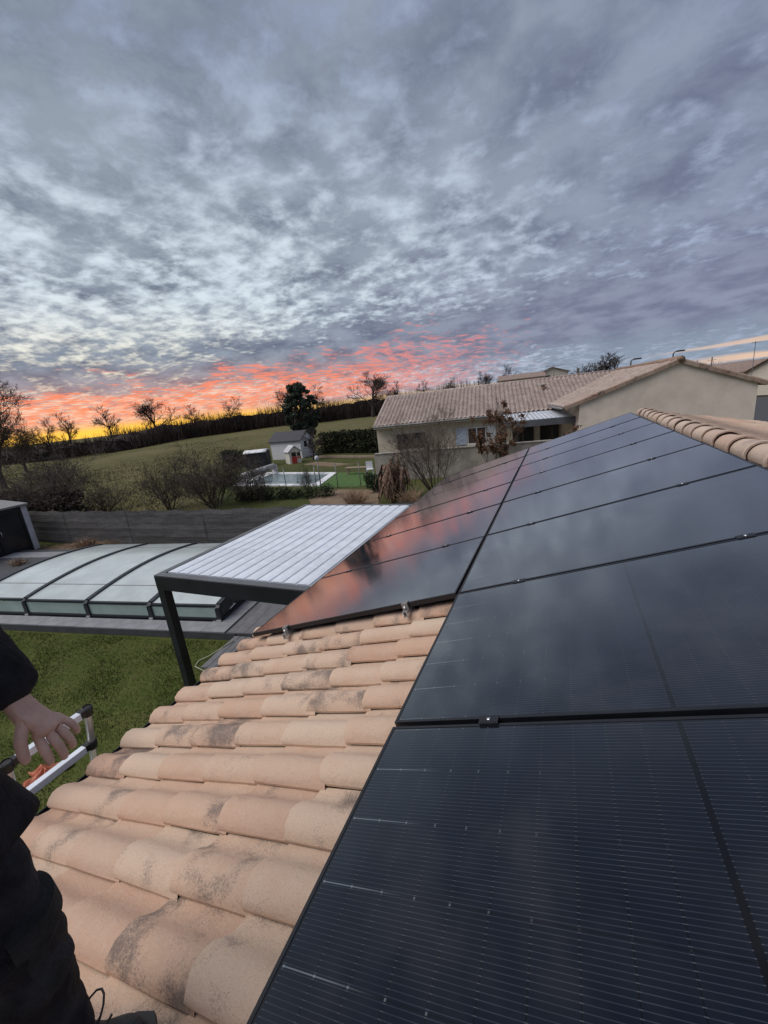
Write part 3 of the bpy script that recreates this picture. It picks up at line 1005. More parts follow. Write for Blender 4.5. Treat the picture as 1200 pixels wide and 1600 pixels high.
for i, p in enumerate(ribs):
    k = [4, 3, 2, 1, 0][i] * 0.8
    pts = [(QF, 0.20), (QF, 0.195 + 0.30 + 0.03 * k)] + [arch(t / 14, k) for t in range(15)] + [(QB, 0.195 + 0.30 + 0.03 * k), (QB, 0.20)]
    rb_ = MB()
    for a, b in zip(pts[:-1], pts[1:]):
        rb_.bar(W(p, *a), W(p, *b), 0.115, 0.085, up=PF.to_3x3() @ Vector((0, 0, 1)) if abs(a[0] - b[0]) > 0.02 else PF.to_3x3() @ Vector((0, 1, 0)))
    r_ = rb_.build('rib', M['anthracite'], enc)
    ft = MB(); ft.box((p, QF - 0.01, 0.215), (0.11, 0.11, 0.035), PF); ft.box((p, QB + 0.01, 0.215), (0.11, 0.11, 0.035), PF)
    ft.build('foot', M['alu'], r_)
for i in range(4):
    p0, p1 = ribs[i] + 0.045, ribs[i + 1] - 0.045
    k = [4, 3, 2, 1][i] * 0.8
    pn = MB(); pn.grid(lambda u, v: W(p1 + (p0 - p1) * v, *arch(u, k)), 14, 1)
    pn.build('roof_pane', M['polyc'], enc, True)
    for (q, nm) in ((QF, 'side_pane'), (QB, 'side_pane')):
        sp = MB(); sp.box(((p0 + p1) / 2, q, 0.195 + 0.07 + (0.22 + 0.03 * k) / 2), (p1 - p0, 0.008, 0.22 + 0.03 * k), PF)
        sp.build(nm, M['polyside'], enc)
    rl = MB()
    for (q, z, hh, ww) in ((QF, 0.232, 0.055, 0.06), (QB, 0.232, 0.055, 0.06), (QF + 0.02, 0.195 + 0.335 + 0.03 * k, 0.045, 0.07), (QB - 0.02, 0.195 + 0.335 + 0.03 * k, 0.045, 0.07)):
        rl = MB(); rl.box(((p0 + p1) / 2, q, z), (p1 - p0, ww, hh), PF); rl.build('rail', M['anthracite'], enc)

    pu = MB()
    for t in (0.16, 0.84):
        q, z = arch(t, k)
        pu.box(((p0 + p1) / 2, q, z + 0.004), (p1 - p0, 0.018, 0.012), PF)
    pu.build('glazing_bar', M['gutterm'], enc)
# closed end towards the house and the far end
for p in (ribs[-1] + 0.05, ribs[0] - 0.05):
    en = MB()
    n = 14
    top = [W(p, *arch(t / n, 0)) for t in range(n + 1)]
    bot = [W(p, arch(t / n, 0)[0], 0.26) for t in range(n + 1)]
    en.add(top + bot, [(t, t + 1, n + 2 + t, n + 1 + t) for t in range(n)])
    en.build('end_pane', M['darkglass'], enc)
    eb = MB(); eb.box((p, (QF + QB) / 2, 0.235), (0.06, QB - QF, 0.06), PF); eb.build('end_rail', M['anthracite'], enc)
hd = MB(); hd.tube([W(ribs[-1] + .07, QF + .25, .34), W(ribs[-1] + .12, QF + .25, .36), W(ribs[-1] + .12, QF + .45, .38), W(ribs[-1] + .07, QF + .45, .38)], 0.012, 6)
hd.build('handle', M['alu'], enc)

# composite deck with grooved boards between terrace and house
deck = thing('deck', 'grey composite board deck between pool terrace and house eave', 'deck')
mb = MB(); mb.box((-4.15, 7.6, 0.075), (2.1, 4.6, 0.14), PF); mb.build('deck_base', M['slabside'], deck)
dm = MB(); dm.box((0, 0, 0), (0.133, 1.0, 0.024))
for q in (-0.04, -0.013, 0.014, 0.041):
    dm.box((q, 0, 0.013), (0.017, 1.0, 0.003))
dme = dm.mesh('deck_board', M['deck'])
for k in range(15):
    cuts = [5.30, 6.35 + 0.35 * (k % 2), 9.9]
    for a, b in zip(cuts[:-1], cuts[1:]):
        o = link('deck_board', dme, deck)
        o.matrix_basis = PF @ Matrix.Translation((-5.08 + 0.14 * k, (a + b) / 2, 0.164 + rng.gauss(0, .0015))) @ Matrix.Diagonal((1, b - a - 0.006, 1, 1))
st = thing('deck_step', 'loose grey boards forming a step in front of the deck', 'step')
for k in range(3):
    o = link('board', dme, st)
    o.matrix_basis = PF @ Matrix.Translation((-4.92 + 0.145 * k, 4.75, 0.10 - 0.003 * k)) @ Matrix.Rotation(-0.05, 4, 'Z') @ Matrix.Diagonal((1, 1.05, 1, 1))
mb = MB()
for q in (4.45, 5.05): mb.box((-4.78, q, 0.045), (0.5, 0.08, 0.08), PF)
mb.build('bearer', M['slabside'], st)
hs = MB()
hs.tube([(-5.62, 4.2, .14), (-5.7, 3.95, .12), (-5.88, 3.75, .03), (-5.98, 3.58, .02), (-5.9, 3.42, .02), (-5.6, 3.36, .02), (-5.3, 3.5, .02), (-5.1, 3.8, .02)], 0.011, 6)
tag(hs.build('garden_hose', M['hose'], None, True), 'thin pale hose looping on the lawn by the deck step', 'hose')

# ================================================================== screen fence at the end of the garden
fen = thing('screen_fence', 'dark grey heather screen fence behind the pool', 'fence')
fpts = [(-23.6, 8.85), (-21.6, 8.86), (-19.6, 8.90), (-17.6, 8.97), (-15.6, 9.05), (-13.6, 9.15), (-11.6, 9.26), (-9.6, 9.48), (-7.6, 9.70), (-5.6, 9.93), (-3.6, 10.17), (-1.8, 10.4)]


def screen_mat():
    m, w, b = new_mat('heather_screen')
    g = w.n('ShaderNodeNewGeometry').outputs['Position']
    x, y, z = w.xyz(g)
    rows = w.noise(w.comb(w.m('MULTIPLY', x, 1.2), w.m('MULTIPLY', y, 1.2), w.m('MULTIPLY', z, 9.0)), 1.6, 4, 0.6)
    fib = w.noise(w.comb(w.m('MULTIPLY', x, 60.0), w.m('MULTIPLY', y, 60.0), w.m('MULTIPLY', z, 4.0)), 1.0, 4, 0.65)
    c = w.mix(w.ss(rows, 0.3, 0.7), (0.068, 0.064, 0.063), (0.118, 0.112, 0.110))
    c = w.mix(w.m('MULTIPLY', w.ss(fib, 0.42, 0.7), 0.65), c, (0.150, 0.142, 0.136))
    w.put(b.inputs['Base Color'], c)
    b.inputs['Roughness'].default_value = 0.97
    bn = w.n('ShaderNodeBump'); bn.inputs['Strength'].default_value = 0.9; bn.inputs['Distance'].default_value = 0.03
    w.put(bn.inputs['Height'], w.m('ADD', w.m('MULTIPLY', rows, 0.6), fib))
    w.put(b.inputs['Normal'], bn.outputs[0])
    return m


M['screen'] = screen_mat()
for i, (a, b) in enumerate(zip(fpts[:-1], fpts[1:])):
    mb = MB()
    nx, nz = 24, 10
    dx, dy = b[0] - a[0], b[1] - a[1]
    ln = math.hypot(dx, dy); nxv, nyv = dy / ln, -dx / ln
    def fs_(u, v, off=0.0):
        tp = 1.50 + 0.022 * math.sin(u * 9 + i * 2.1) + 0.012 * math.sin(u * 37 + i)
        bulge = 0.022 * math.sin(v * 9.5 + i) * math.sin(u * math.pi) + off + (0.012 if int(v * 10) % 2 else 0)
        u2 = -0.015 + 1.03 * u
        return (a[0] + dx * u2 + nxv * (bulge + 0.012 * (i % 2)), a[1] + dy * u2 + nyv * (bulge + 0.012 * (i % 2)), 0.0 + tp * v)
    mb.grid(lambda u, v: fs_(u, v), nx, nz)
    mb.grid(lambda u, v: fs_(1 - u, v, -0.05), nx, nz)
    # feathery top of heather stems
    for k in range(70):
        u = rng.random(); q = Vector(fs_(u, 1.0))
        mb.tube([q + Vector((0, 0.02 + rng.uniform(-.03, .03), -0.05)), q + Vector((rng.uniform(-.03, .03), 0.02, rng.uniform(0.0, 0.035)))], [0.006, 0.002], 3, False)
    mb.build('screen_panel', M['screen'], fen, False)
    mb = MB(); mb.tube([(a[0], a[1] + 0.045, 0), (a[0], a[1] + 0.045, 1.48)], 0.024, 8); mb.build('post', M['anthracite'], fen, True)
    mb = MB()
    for zz in (0.35, 0.8, 1.25): mb.tube([(a[0] + nxv * 0.045, a[1] + nyv * 0.045, zz), (b[0] + nxv * 0.045, b[1] + nyv * 0.045, zz)], 0.003, 4, False)
    mb.build('tie_wire', M['wire'], fen)

# ================================================================== shed by the fence, cut by the left edge
shd = thing('garden_cabin', 'dark navy garden cabin with glazed doors and pale corner trim', 'shed')
mb = MB(); mb.box((-22.0, 6.35, 1.0), (2.7, 3.42, 1.98)); mb.build('wall', M['navy'], shd)
for y in (8.07, 4.64):
    mb = MB(); mb.box((-20.63, y - 0.02, 1.0), (0.10, 0.20, 2.0)); mb.build('corner_trim', M['greywhite'], shd, bevel=0.006)
for k in range(3):
    y0 = 7.90 - k * 1.05
    mb = MB()
    for (yy_, zz_, sy_, sz_) in ((y0 - 0.03, 0.98, 0.07, 1.86), (y0 - 0.95, 0.98, 0.07, 1.86), (y0 - 0.49, 1.87, 0.85, 0.08), (y0 - 0.49, 0.10, 0.85, 0.10)):
        mb.box((-20.625, yy_, zz_), (0.05, sy_, sz_))
    dr = mb.build('door', M['blackmetal'], shd)
    mb = MB(); mb.box((-20.64, y0 - 0.49, 0.98), (0.02, 0.86, 1.72)); mb.build('pane', M['darkglass'], dr)
    mb = MB(); mb.tube([(-20.57, y0 - 0.88, 0.95), (-20.57, y0 - 0.88, 1.15)], 0.012, 6); mb.build('handle', M['alu'], dr, True)
mb = MB(); mb.prism([Vector((-23.5, 4.4, 2.02)), Vector((-20.45, 4.4, 2.02)), Vector((-20.45, 4.4, 2.10)), Vector((-23.5, 4.4, 2.30))], (0, 0, 0), (0, 3.80, 0)); mb.build('roof', M['gutterm'], shd)

# earth bank with wood chips and dry stems behind the pool
mb = MB()
def bank(u, v):
    p = -20.0 + 7.2 * u; q = 9.9 + 2.0 * v if u > 0.55 else 5.2 + (11.9 - 5.2) * v
    p2 = -19.6 + 5.7 * u
    q2 = 5.2 + 6.4 * v
    z = 0.02 + 0.26 * math.sin(math.pi * min(1, max(0, u))) ** 0.5 * (0.55 + 0.45 * math.sin(v * 5 + u * 3)) * min(1, (1 - u) * 6) + rng.uniform(-.03, .03)
    return PF @ Vector((p2, q2, max(0.0, z)))
mb.grid(bank, 40, 40)
tag(mb.build('earth_bed', M['chip'], None, True), kind='structure')


def tuft(name, loc, n, h, spread, mat, label, cat, w0=0.006):
    mb = MB()
    for k in range(n):
        a = rng.uniform(0, 6.283); l = rng.uniform(0.2, 1.0) * spread; hh = h * rng.uniform(0.45, 1.1)
        b0 = Vector((math.cos(a) * l * 0.35, math.sin(a) * l * 0.35, 0)); t_ = Vector((math.cos(a) * l, math.sin(a) * l, hh))
        mid = b0.lerp(t_, 0.55) + Vector((0, 0, hh * 0.12))
        tip = t_ + Vector((rng.uniform(-.08, .08), rng.uniform(-.08, .08), rng.uniform(-.12, .02)))
        mb.tube([b0, mid, tip], [w0, w0 * 0.8, w0 * 0.3], 3, False)
    o = mb.build(name, mat)
    o.location = loc
    return tag(o, label, cat)


tuft('dry_plant', PF @ Vector((-15.55, 10.85, 0.12)), 160, 0.52, 0.55, M['drygrass'], 'dry reddish brown clump of stems on the earth bed beside the fence', 'plant', 0.012)
tuft('dry_plant', PF @ Vector((-16.9, 9.2, 0.15)), 90, 0.30, 0.45, M['drygrass'], 'low dry brown stems on the earth bed in front of the cabin', 'plant', 0.010)

# ================================================================== ladder leaning on the eave
lad = thing('ladder', 'telescopic aluminium ladder top rising above the eave', 'ladder', (-3.1, -0.25, 0))
LY0, LY1 = -0.03, -0.455
ltop = Vector((-2.16, 0, 2.86)); lbot = Vector((-3.02, 0, 0.02))
ld = (ltop - lbot).normalized()
nr = 10
for y in (LY0, LY1):
    o_ = Vector((3.1, 0.25 + y, 0))
    for k in range(nr):
        a_ = lbot + (ltop - lbot) * (k / nr) + o_; b_ = lbot + (ltop - lbot) * ((k + 1) / nr) + o_
        rr = 0.030 - 0.0010 * k
        mb = MB(); mb.tube([a_, b_], rr, 14); mb.build('stile', M['alu'], lad, True, auto=40)
        mb = MB(); mb.tube([b_ - ld * 0.030, b_ + ld * 0.028], rr + 0.009, 14)
        mb.tube([b_ + ld * 0.028, b_ + ld * 0.034], [rr + 0.009, rr + 0.002], 14, False)
        s_ = 1 if y == LY1 else -1
        mb.box(tuple(b_ + Vector((0, s_ * 0.034, 0.004))), (0.048, 0.026, 0.042))
        mb.build('collar', M['blackplastic'], lad, auto=40)
for k in range(nr):
    q = lbot + (ltop - lbot) * ((k + 1) / nr) + Vector((3.1, 0.25, 0))
    mb = MB(); ym = (LY0 + LY1) / 2 + 0.25
    # rung: flat tread with a lower front lip
    mb.box((q.x, ym, q.z + 0.010), (0.046, abs(LY1 - LY0) - 0.092, 0.022))
    mb.box((q.x + 0.019, ym, q.z - 0.012), (0.008, abs(LY1 - LY0) - 0.092, 0.024))
    mb.build('rung', M['alu'] if False else M['louvre'], lad, bevel=0.003)

# orange plastic lying on the lawn
mb = MB()
def bag(u, v):
    a = u * 6.283; r = v * (0.34 + 0.09 * math.sin(3 * a + 1) + 0.06 * math.sin(5 * a))
    z = 0.03 + (1 - v) * 0.15 + 0.06 * math.sin(7 * a + v * 6) * v * (1 - 0.3 * v) + 0.035 * math.sin(11 * a + 2) * v
    return (math.cos(a) * r * 1.05, math.sin(a) * r * 0.8, max(0.012, z))
mb.grid(bag, 40, 9)
ob = mb.build('plastic_bag', M['orange'], None, False)
ob.scale = (0.66, 0.66, 0.8)
ob.location = (-6.05, 0.92, 0.0); ob.rotation_euler = (0, 0, 0.6)
tag(ob, 'crumpled orange plastic bag lying on the lawn beyond the ladder', 'bag')

# ================================================================== person at the left edge
def skinned(name, verts, edges, radii, mat, parent=None, sub=2, root=0, smooth=True):
    me = bpy.data.meshes.new(name)
    me.from_pydata(verts, edges, [])
    o = link(name, me, parent)
    md = o.modifiers.new('skin', 'SKIN')
    md.use_smooth_shade = True
    md.branch_smoothing = 0.2
    sv_ = me.skin_vertices[0].data
    for i, r in enumerate(radii):
        sv_[i].radius = r if hasattr(r, '__len__') else (r, r)
        sv_[i].use_root = (i == root)
    ss_ = o.modifiers.new('sub', 'SUBSURF'); ss_.levels = sub; ss_.render_levels = sub
    me.materials.append(mat)
    return o


PX, PY = -0.53, -1.125          # where the person stands, facing the panels (+X)


def roofz(x): return 3.212 + x * math.tan(TH)


class Skel:
    def __init__(s): s.v, s.e, s.r = [], [], []
    def pt(s, co, r, prev=None):
        s.v.append(tuple(co)); s.r.append(r)
        if prev is not None: s.e.append((prev, len(s.v) - 1))
        return len(s.v) - 1
    def chain(s, pts, prev):
        for co, r in pts: prev = s.pt(co, r, prev)
        return prev


lf = Vector((-0.475, -1.015, roofz(-0.455)))      # left foot (ankle), nearer the lens
rf = Vector((-0.60, -1.33, roofz(-0.60)))
pel = Vector((PX, PY, 3.96))
S = Skel()
p0 = S.pt(pel, (0.125, 0.095))
sp = S.chain([(pel + Vector((0, 0, .16)), (.125, .09)), (pel + Vector((.01, 0, .32)), (.135, .10)), (pel + Vector((.0, 0, .47)), (.11, .08)), (pel + Vector((.015, 0, .56)), (.05, .052))], p0)
hd_ = S.chain([(pel + Vector((.03, 0, .63)), (.055, .06)), (pel + Vector((.05, 0, .70)), (.068, .088)), (pel + Vector((.045, 0, .78)), (.074, .094)), (pel + Vector((.03, 0, .85)), (.050, .060))], sp)
# nose
S.pt(pel + Vector((.145, 0, .72)), 0.014, hd_ - 2)
sh = 3  # upper chest vertex
# left arm (towards +Y), hand open with the back of the hand to the camera
wr = Vector((-0.440, -0.866, 4.022))
la = S.chain([(pel + Vector((0, .17, .45)), .056), (Vector((-0.555, -0.925, 4.235)), .043), (Vector((-0.50, -0.885, 4.12)), .040), (wr, (.029, .024))], sh)
palm = S.pt(wr + Vector((.018, .012, -.040)), (.036, .020), la)
kn = S.pt(wr + Vector((.028, .022, -.074)), (.036, .018), palm)


def finger(root, base, pts, rr):
    i = S.pt(base, rr[0], root)
    for q, r in zip(pts, rr[1:]): i = S.pt(q, r, i)


K = wr + Vector((.030, .022, -.076))
# index nearest the thumb, then outwards to the little finger (image right)
def fg(root, base, chain, rr):
    finger(root, base, [base + Vector(q) for q in chain], rr)


fg(kn, K + Vector((.006, -.024, -.008)), [(.014, -.002, -.026), (.014, .000, -.050), (.004, .002, -.066)], (.0105, .0098, .0090, .0078))
fg(kn, K + Vector((.008, -.006, -.010)), [(.016, .003, -.028), (.016, .006, -.055), (.004, .008, -.072)], (.0108, .0100, .0092, .0080))
fg(kn, K + Vector((.004, .012, -.009)), [(.014, .006, -.024), (.015, .010, -.050), (.003, .012, -.066)], (.0105, .0098, .0088, .0076))
fg(kn, K + Vector((-.004, .028, -.004)), [(.010, .009, -.016), (.012, .014, -.038), (.002, .016, -.052)], (.0095, .0086, .0078, .0068))
fg(palm, wr + Vector((.030, -.014, -.038)), [(.008, -.016, -.024), (.012, -.021, -.052), (.012, -.020, -.076)], (.0135, .0120, .0108, .0088))
# right arm (out of frame)
wr2 = Vector((-0.42, -1.47, 4.02))
ra = S.chain([(pel + Vector((0, -.17, .45)), .056), (Vector((-0.58, -1.42, 4.22)), .043), (wr2, (.026, .026))], sh)
pm2 = S.pt(wr2 + Vector((.05, -.005, -.06)), (.036, .018), ra)
for k, dy in enumerate((-.03, -.01, .012, .032)):
    b_ = wr2 + Vector((.075, dy, -.09)); i = S.pt(b_, .0095, pm2); i = S.pt(b_ + Vector((.02, 0, -.035)), .009, i); S.pt(b_ + Vector((.012, 0, -.065)), .008, i)
i = S.pt(wr2 + Vector((.06, .035, -.045)), .012, pm2); S.pt(wr2 + Vector((.085, .05, -.075)), .010, i)
# legs
for ft, s_ in ((lf, 1), (rf, -1)):
    hip = pel + Vector((0, .095 * s_, -.05))
    kne = hip.lerp(ft + Vector((0, 0, .08)), 0.48) + Vector((.045, .01 * s_, 0))
    i = S.chain([(hip, .085), (hip.lerp(kne, .5), .072), (kne, .055), (kne.lerp(ft, .45) + Vector((-.015, 0, 0)), .050), (ft + Vector((0, 0, .09)), .038)], p0)
    S.pt(ft + Vector((.09, .01 * s_, .045)), .034, i)
person = skinned('person', S.v, S.e, S.r, M['skin'])
tag(person, 'person in black work clothes at the left edge, bare hand hanging open', 'person')

# jacket: torso, two sleeves with gathered cuffs
J = Skel()
j0 = J.pt(pel + Vector((-.01, 0, -.20)), (.185, .150))
j1 = J.chain([(pel + Vector((-.01, 0, -.10)), (.188, .150)), (pel + Vector((0, 0, .04)), (.184, .140)), (pel + Vector((0, 0, .18)), (.176, .134)), (pel + Vector((.01, 0, .32)), (.175, .130)), (pel + Vector((.005, 0, .46)), (.125, .10))], j0)
J.pt(pel + Vector((.01, 0, .545)), (.075, .072), j1)
J.chain([(pel + Vector((0, .175, .445)), .080), (pel + Vector((-.02, .225, .36)), .072), (Vector((-0.555, -0.908, 4.235)), .074), (Vector((-0.525, -0.892, 4.165)), .074), (Vector((-0.492, -0.878, 4.10)), .068), (Vector((-0.468, -0.870, 4.060)), .062), (Vector((-0.445, -0.866, 4.018)), (.056, .052))], j1 - 1)
J.chain([(pel + Vector((0, -.175, .445)), .080), (pel + Vector((-.02, -.225, .36)), .072), (Vector((-0.58, -1.42, 4.22)), .064), (Vector((-0.48, -1.46, 4.10)), .054), (Vector((-0.435, -1.468, 4.04)), .045)], j1 - 1)
jk = skinned('jacket', J.v, J.e, J.r, M['cloth'], person, 3)
tx = bpy.data.textures.new('folds', 'CLOUDS'); tx.noise_scale = 0.11
dm_ = jk.modifiers.new('folds', 'DISPLACE'); dm_.texture = tx; dm_.strength = 0.030; dm_.mid_level = 0.5; dm_.texture_coords = 'GLOBAL'
# flared jacket skirt with its stiff hem
mb = MB()
def skirt(u, v):
    a = u * 6.283
    fl = 1.0 + 0.14 * v + 0.05 * v * math.sin(a * 5 + 1) + 0.10 * v * max(0.0, math.sin(a))
    x = math.cos(a) * 0.148 * fl; y = math.sin(a) * 0.190 * fl
    return pel + Vector((x - .01, y, -.045 - .165 * v + 0.012 * math.sin(a * 3) * v))
mb.grid(skirt, 48, 8)
sk = mb.build('jacket_hem', M['cloth'], person, True)
so = sk.modifiers.new('thick', 'SOLIDIFY'); so.thickness = 0.012
# trousers
T = Skel()
t0 = T.pt(pel + Vector((0, 0, .02)), (.150, .118))
t1 = T.pt(pel + Vector((0, 0, -.08)), (.155, .122), t0)
for ft, s_ in ((lf, 1), (rf, -1)):
    hip = pel + Vector((0, .100 * s_, -.14))
    kne = hip.lerp(ft + Vector((0, 0, .08)), 0.46) + Vector((.05, .015 * s_, 0))
    T.chain([(hip, .104), (hip.lerp(kne, .5), .092), (kne, .080), (kne.lerp(ft, .35), .074), (kne.lerp(ft, .62), .072), (ft + Vector((.005, 0, .115)), .074), (ft + Vector((.01, .0, .055)), .072)], t1)
trs = skinned('trousers', T.v, T.e, T.r, M['trouser'], person, 3)
dm_ = trs.modifiers.new('folds', 'DISPLACE'); dm_.texture = tx; dm_.strength = 0.034; dm_.mid_level = 0.5; dm_.texture_coords = 'GLOBAL'
# cargo pocket on the outer thigh
PKC = Vector((-0.485, -1.025, 0))
def pdir(a): return Vector((math.sin(a + 0.75), math.cos(a + 0.75), 0))
mb = MB()
def pocket(u, v):
    a = (u - 0.5) * 1.7
    edge = min(1.0, 6 * u, 6 * (1 - u), 7 * (1 - v) + 0.05)
    rr = 0.080 + 0.020 * edge ** 0.5 + 0.005 * math.sin(v * 11 + u * 6) * edge
    return PKC + pdir(a) * rr + Vector((0.010 * v, 0.0, 3.585 - 0.20 * v))
mb.grid(pocket, 20, 16)
pk = mb.build('cargo_pocket', M['pocketcloth'], trs, True)
so = pk.modifiers.new('thick', 'SOLIDIFY'); so.thickness = 0.010
mb = MB()
def flap(u, v):
    a = (u - 0.5) * 1.8
    rr = 0.070 + (0.034 + 0.008 * math.sin(math.pi * u)) * min(1.0, v * 4) + 0.004 * v
    return PKC + pdir(a) * rr + Vector((0, 0, 3.600 - 0.060 * v - 0.010 * math.sin(math.pi * u) * v))
mb.grid(flap, 16, 8)
fl_ = mb.build('pocket_flap', M['pocketcloth'], trs, True)
so = fl_.modifiers.new('thick', 'SOLIDIFY'); so.thickness = 0.012
# boots
for ft, s_, an in ((lf, 1, 0.45), (rf, -1, -0.05)):
    B = Skel()
    dv = Vector((math.cos(an), math.sin(an), math.tan(TH) * math.cos(an)))
    z0 = Vector((0, 0, 0.0))
    b0 = B.pt(ft + Vector((0, 0, .15)), .055)
    b1 = B.chain([(ft + Vector((0, 0, .09)), .054), (ft + dv * -.01 + Vector((0, 0, .050)), (.048, .050)), (ft + dv * .07 + Vector((0, 0, .046)), (.047, .042)), (ft + dv * .145 + Vector((0, 0, .040)), (.050, .034)), (ft + dv * .195 + Vector((0, 0, .034)), (.036, .026))], b0)
    B.pt(ft + dv * -.065 + Vector((0, 0, .042)), (.040, .038), 2)
    bt = skinned('boot', B.v, B.e, B.r, M['leather'], person, 2)
    mb = MB(); 
    ang = [(-.10, .034), (-.08, .046), (0.0, .042), (.08, .050), (.15, .056), (.20, .046), (.232, .0)]
    pts_ = [(d, w_) for d, w_ in ang] + [(d, -w_) for d, w_ in reversed(ang[:-1])]
    nrm = Vector((-math.sin(an), math.cos(an), 0))
    mb.prism([ft + dv * d + nrm * w_ + Vector((0, 0, .016)) for d, w_ in pts_], (0, 0, 0.0), (0, 0, -0.022))
    mb.build('sole', M['blackplastic'], bt)
    lc = MB()
    for k in range(4):
        q = ft + dv * (.03 + .028 * k) + Vector((0, 0, .098 - .006 * k))
        lc.tube([q - nrm * .03, q + Vector((0, 0, .008)), q + nrm * .03], .0032, 5)
    q = ft + dv * .04 + Vector((0, 0, .105))
    lp = [q + nrm * (.02 + .045 * math.sin(t)) + dv * (.03 * (1 - math.cos(t))) + Vector((0, 0, .018 * math.sin(t))) for t in np.linspace(0, 6.0, 14)]
    lc.tube(lp, .0026, 5)
    lc.build('lace', M['blackplastic'], bt, True)
# hair, ears
mb = MB()
hc = pel + Vector((.04, 0, .785))
mb.grid(lambda u, v: hc + Vector((math.cos(u * 6.283) * math.sin(v * 1.75) * .105 - .012, math.sin(u * 6.283) * math.sin(v * 1.75) * .086, math.cos(v * 1.75) * .098)), 20, 8)
mb.build('hair', M['hair'], person, True)

# ================================================================== neighbouring house (its own axes, turned 8.8 degrees)
EA = R(8.8)
EM = Matrix.Rotation(EA, 4, 'Z')


def EW(a, b, z=0.0):
    return EM @ Vector((a, b, z))


def old_tile_mat(name, ca, cb, cc, pitch, length):
    m, w, b = new_mat(name)
    tc = w.n('ShaderNodeTexCoord').outputs['Object']
    x, y, z = w.xyz(tc)
    wn = w.n('ShaderNodeTexWhiteNoise', noise_dimensions='2D')
    w.put(wn.inputs['Vector'], w.comb(w.m('FLOOR', w.m('DIVIDE', x, pitch)), w.m('FLOOR', w.m('DIVIDE', y, length)), 0.0))
    rnd = wn.outputs['Value']
    n = w.noise(tc, 1.1, 5, 0.6)
    n2 = w.noise(tc, 9.0, 4, 0.65)
    c = w.mix(rnd, ca, cb)
    c = w.mix(w.m('MULTIPLY', w.ss(n, 0.35, 0.7), 0.5), c, cb)
    c = w.mix(w.m('MULTIPLY', w.ss(n2, 0.48, 0.72), 0.7), c, cc)
    w.put(b.inputs['Base Color'], c)
    b.inputs['Roughness'].default_value = 0.95
    b.inputs['Specular IOR Level'].default_value = 0.2
    return m


M['oldtile'] = old_tile_mat('old_clay_tile', (0.53, 0.435, 0.385), (0.38, 0.30, 0.265), (0.14, 0.115, 0.105), 0.30, 0.36)
M['verge'] = tile_mat('verge_clay', (0.38, 0.285, 0.225), (0.30, 0.205, 0.155), (0.075, 0.062, 0.055))
M['farroof'] = old_tile_mat('far_clay_roof', (0.33, 0.25, 0.21), (0.26, 0.19, 0.16), (0.16, 0.12, 0.11), 0.4, 0.5)


def tile_slope(name, org, xdir, ydir, wx, ly, parent, mat, pitch=0.30, length=0.36, amp=0.075):
    """corrugated slope: barrels run along ydir, courses stepped"""
    xdir = Vector(xdir).normalized(); ydir = Vector(ydir).normalized()
    zdir = xdir.cross(ydir).normalized()
    nb = int(wx / pitch); sub = 7
    prof = []
    for k in range(nb):
        for s in range(sub):
            t = s / sub
            prof.append(((k + t) * pitch, amp * max(0.0, math.sin(math.pi * min(1.0, t / 0.66))) ** 0.75))
    prof.append((nb * pitch, 0.0))
    nr = max(1, int(ly / length))
    rows = []
    for r in range(nr):
        rows += [(r * ly / nr, 0.028), ((r + 1) * ly / nr - 0.002, 0.0)]
    P = np.array(prof); Q = np.array(rows)
    X = np.repeat(P[:, 0][None], len(Q), 0); Yv = np.repeat(Q[:, 0][:, None], len(P), 1)
    cid = (P[:, 0] / pitch).astype(int)
    jit = nprng.normal(0, 0.006, (len(Q) // 2 + 1, nb + 2))
    rid = np.arange(len(Q)) // 2
    Zv = P[:, 1][None] + Q[:, 1][:, None] + jit[rid][:, cid]
    v = np.stack([X, Yv, Zv], -1).reshape(-1, 3)
    n = len(P)
    i, j = np.meshgrid(np.arange(len(Q) - 1), np.arange(n - 1), indexing='ij')
    a = (i * n + j).ravel()
    me = big_mesh(name, v, np.stack([a, a + 1, a + n + 1, a + n], -1), mat)
    o = link(name, me, parent)
    m4 = Matrix((xdir, ydir, zdir)).transposed().to_4x4(); m4.translation = Vector(org)
    o.matrix_basis = m4
    return tag(o, kind='stuff')


# the rest of our far slope, mostly hidden behind the ridge
for v0, n_ in ((-TL * 2.98, 2.9), (-TL * 10.6, 4.6)):
    q_ = RM2.to_3x3()
    tile_slope('roof_tiles', RM2 @ Vector((v0, 0.0, -0.152)), Vector((0, 1, 0)), q_ @ Vector((1, 0, 0)), 8.4, TL * n_, roof, M['tile'], 0.2203, TL, 0.069)
nb = thing('neighbour_house', 'beige neighbouring house with grey pink tile roof and blank gable wall', 'house')
nb.rotation_euler = (0, 0, EA)
mb = MB()
mb.box((0.55, 33.2, 1.50), (16.9, 9.2, 3.0))
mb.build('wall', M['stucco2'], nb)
mb = MB()
gp = [(5.07, 0), (12.96, 0), (12.96, 3.60), (9.58, 4.94), (5.07, 3.42)]
mb.prism([Vector((a, 22.84, z)) for a, z in gp], (0, 0, 0), (0, 6.6, 0))
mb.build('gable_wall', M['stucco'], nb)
# eaves: plastered box under the main eave
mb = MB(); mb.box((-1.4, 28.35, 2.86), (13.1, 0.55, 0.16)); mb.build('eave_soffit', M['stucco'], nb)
mb = MB(); mb.tube([(-7.95, 28.02, 2.93), (5.0, 28.02, 2.93)], 0.075, 8); mb.build('gutter', M['gutterm'], nb, True)
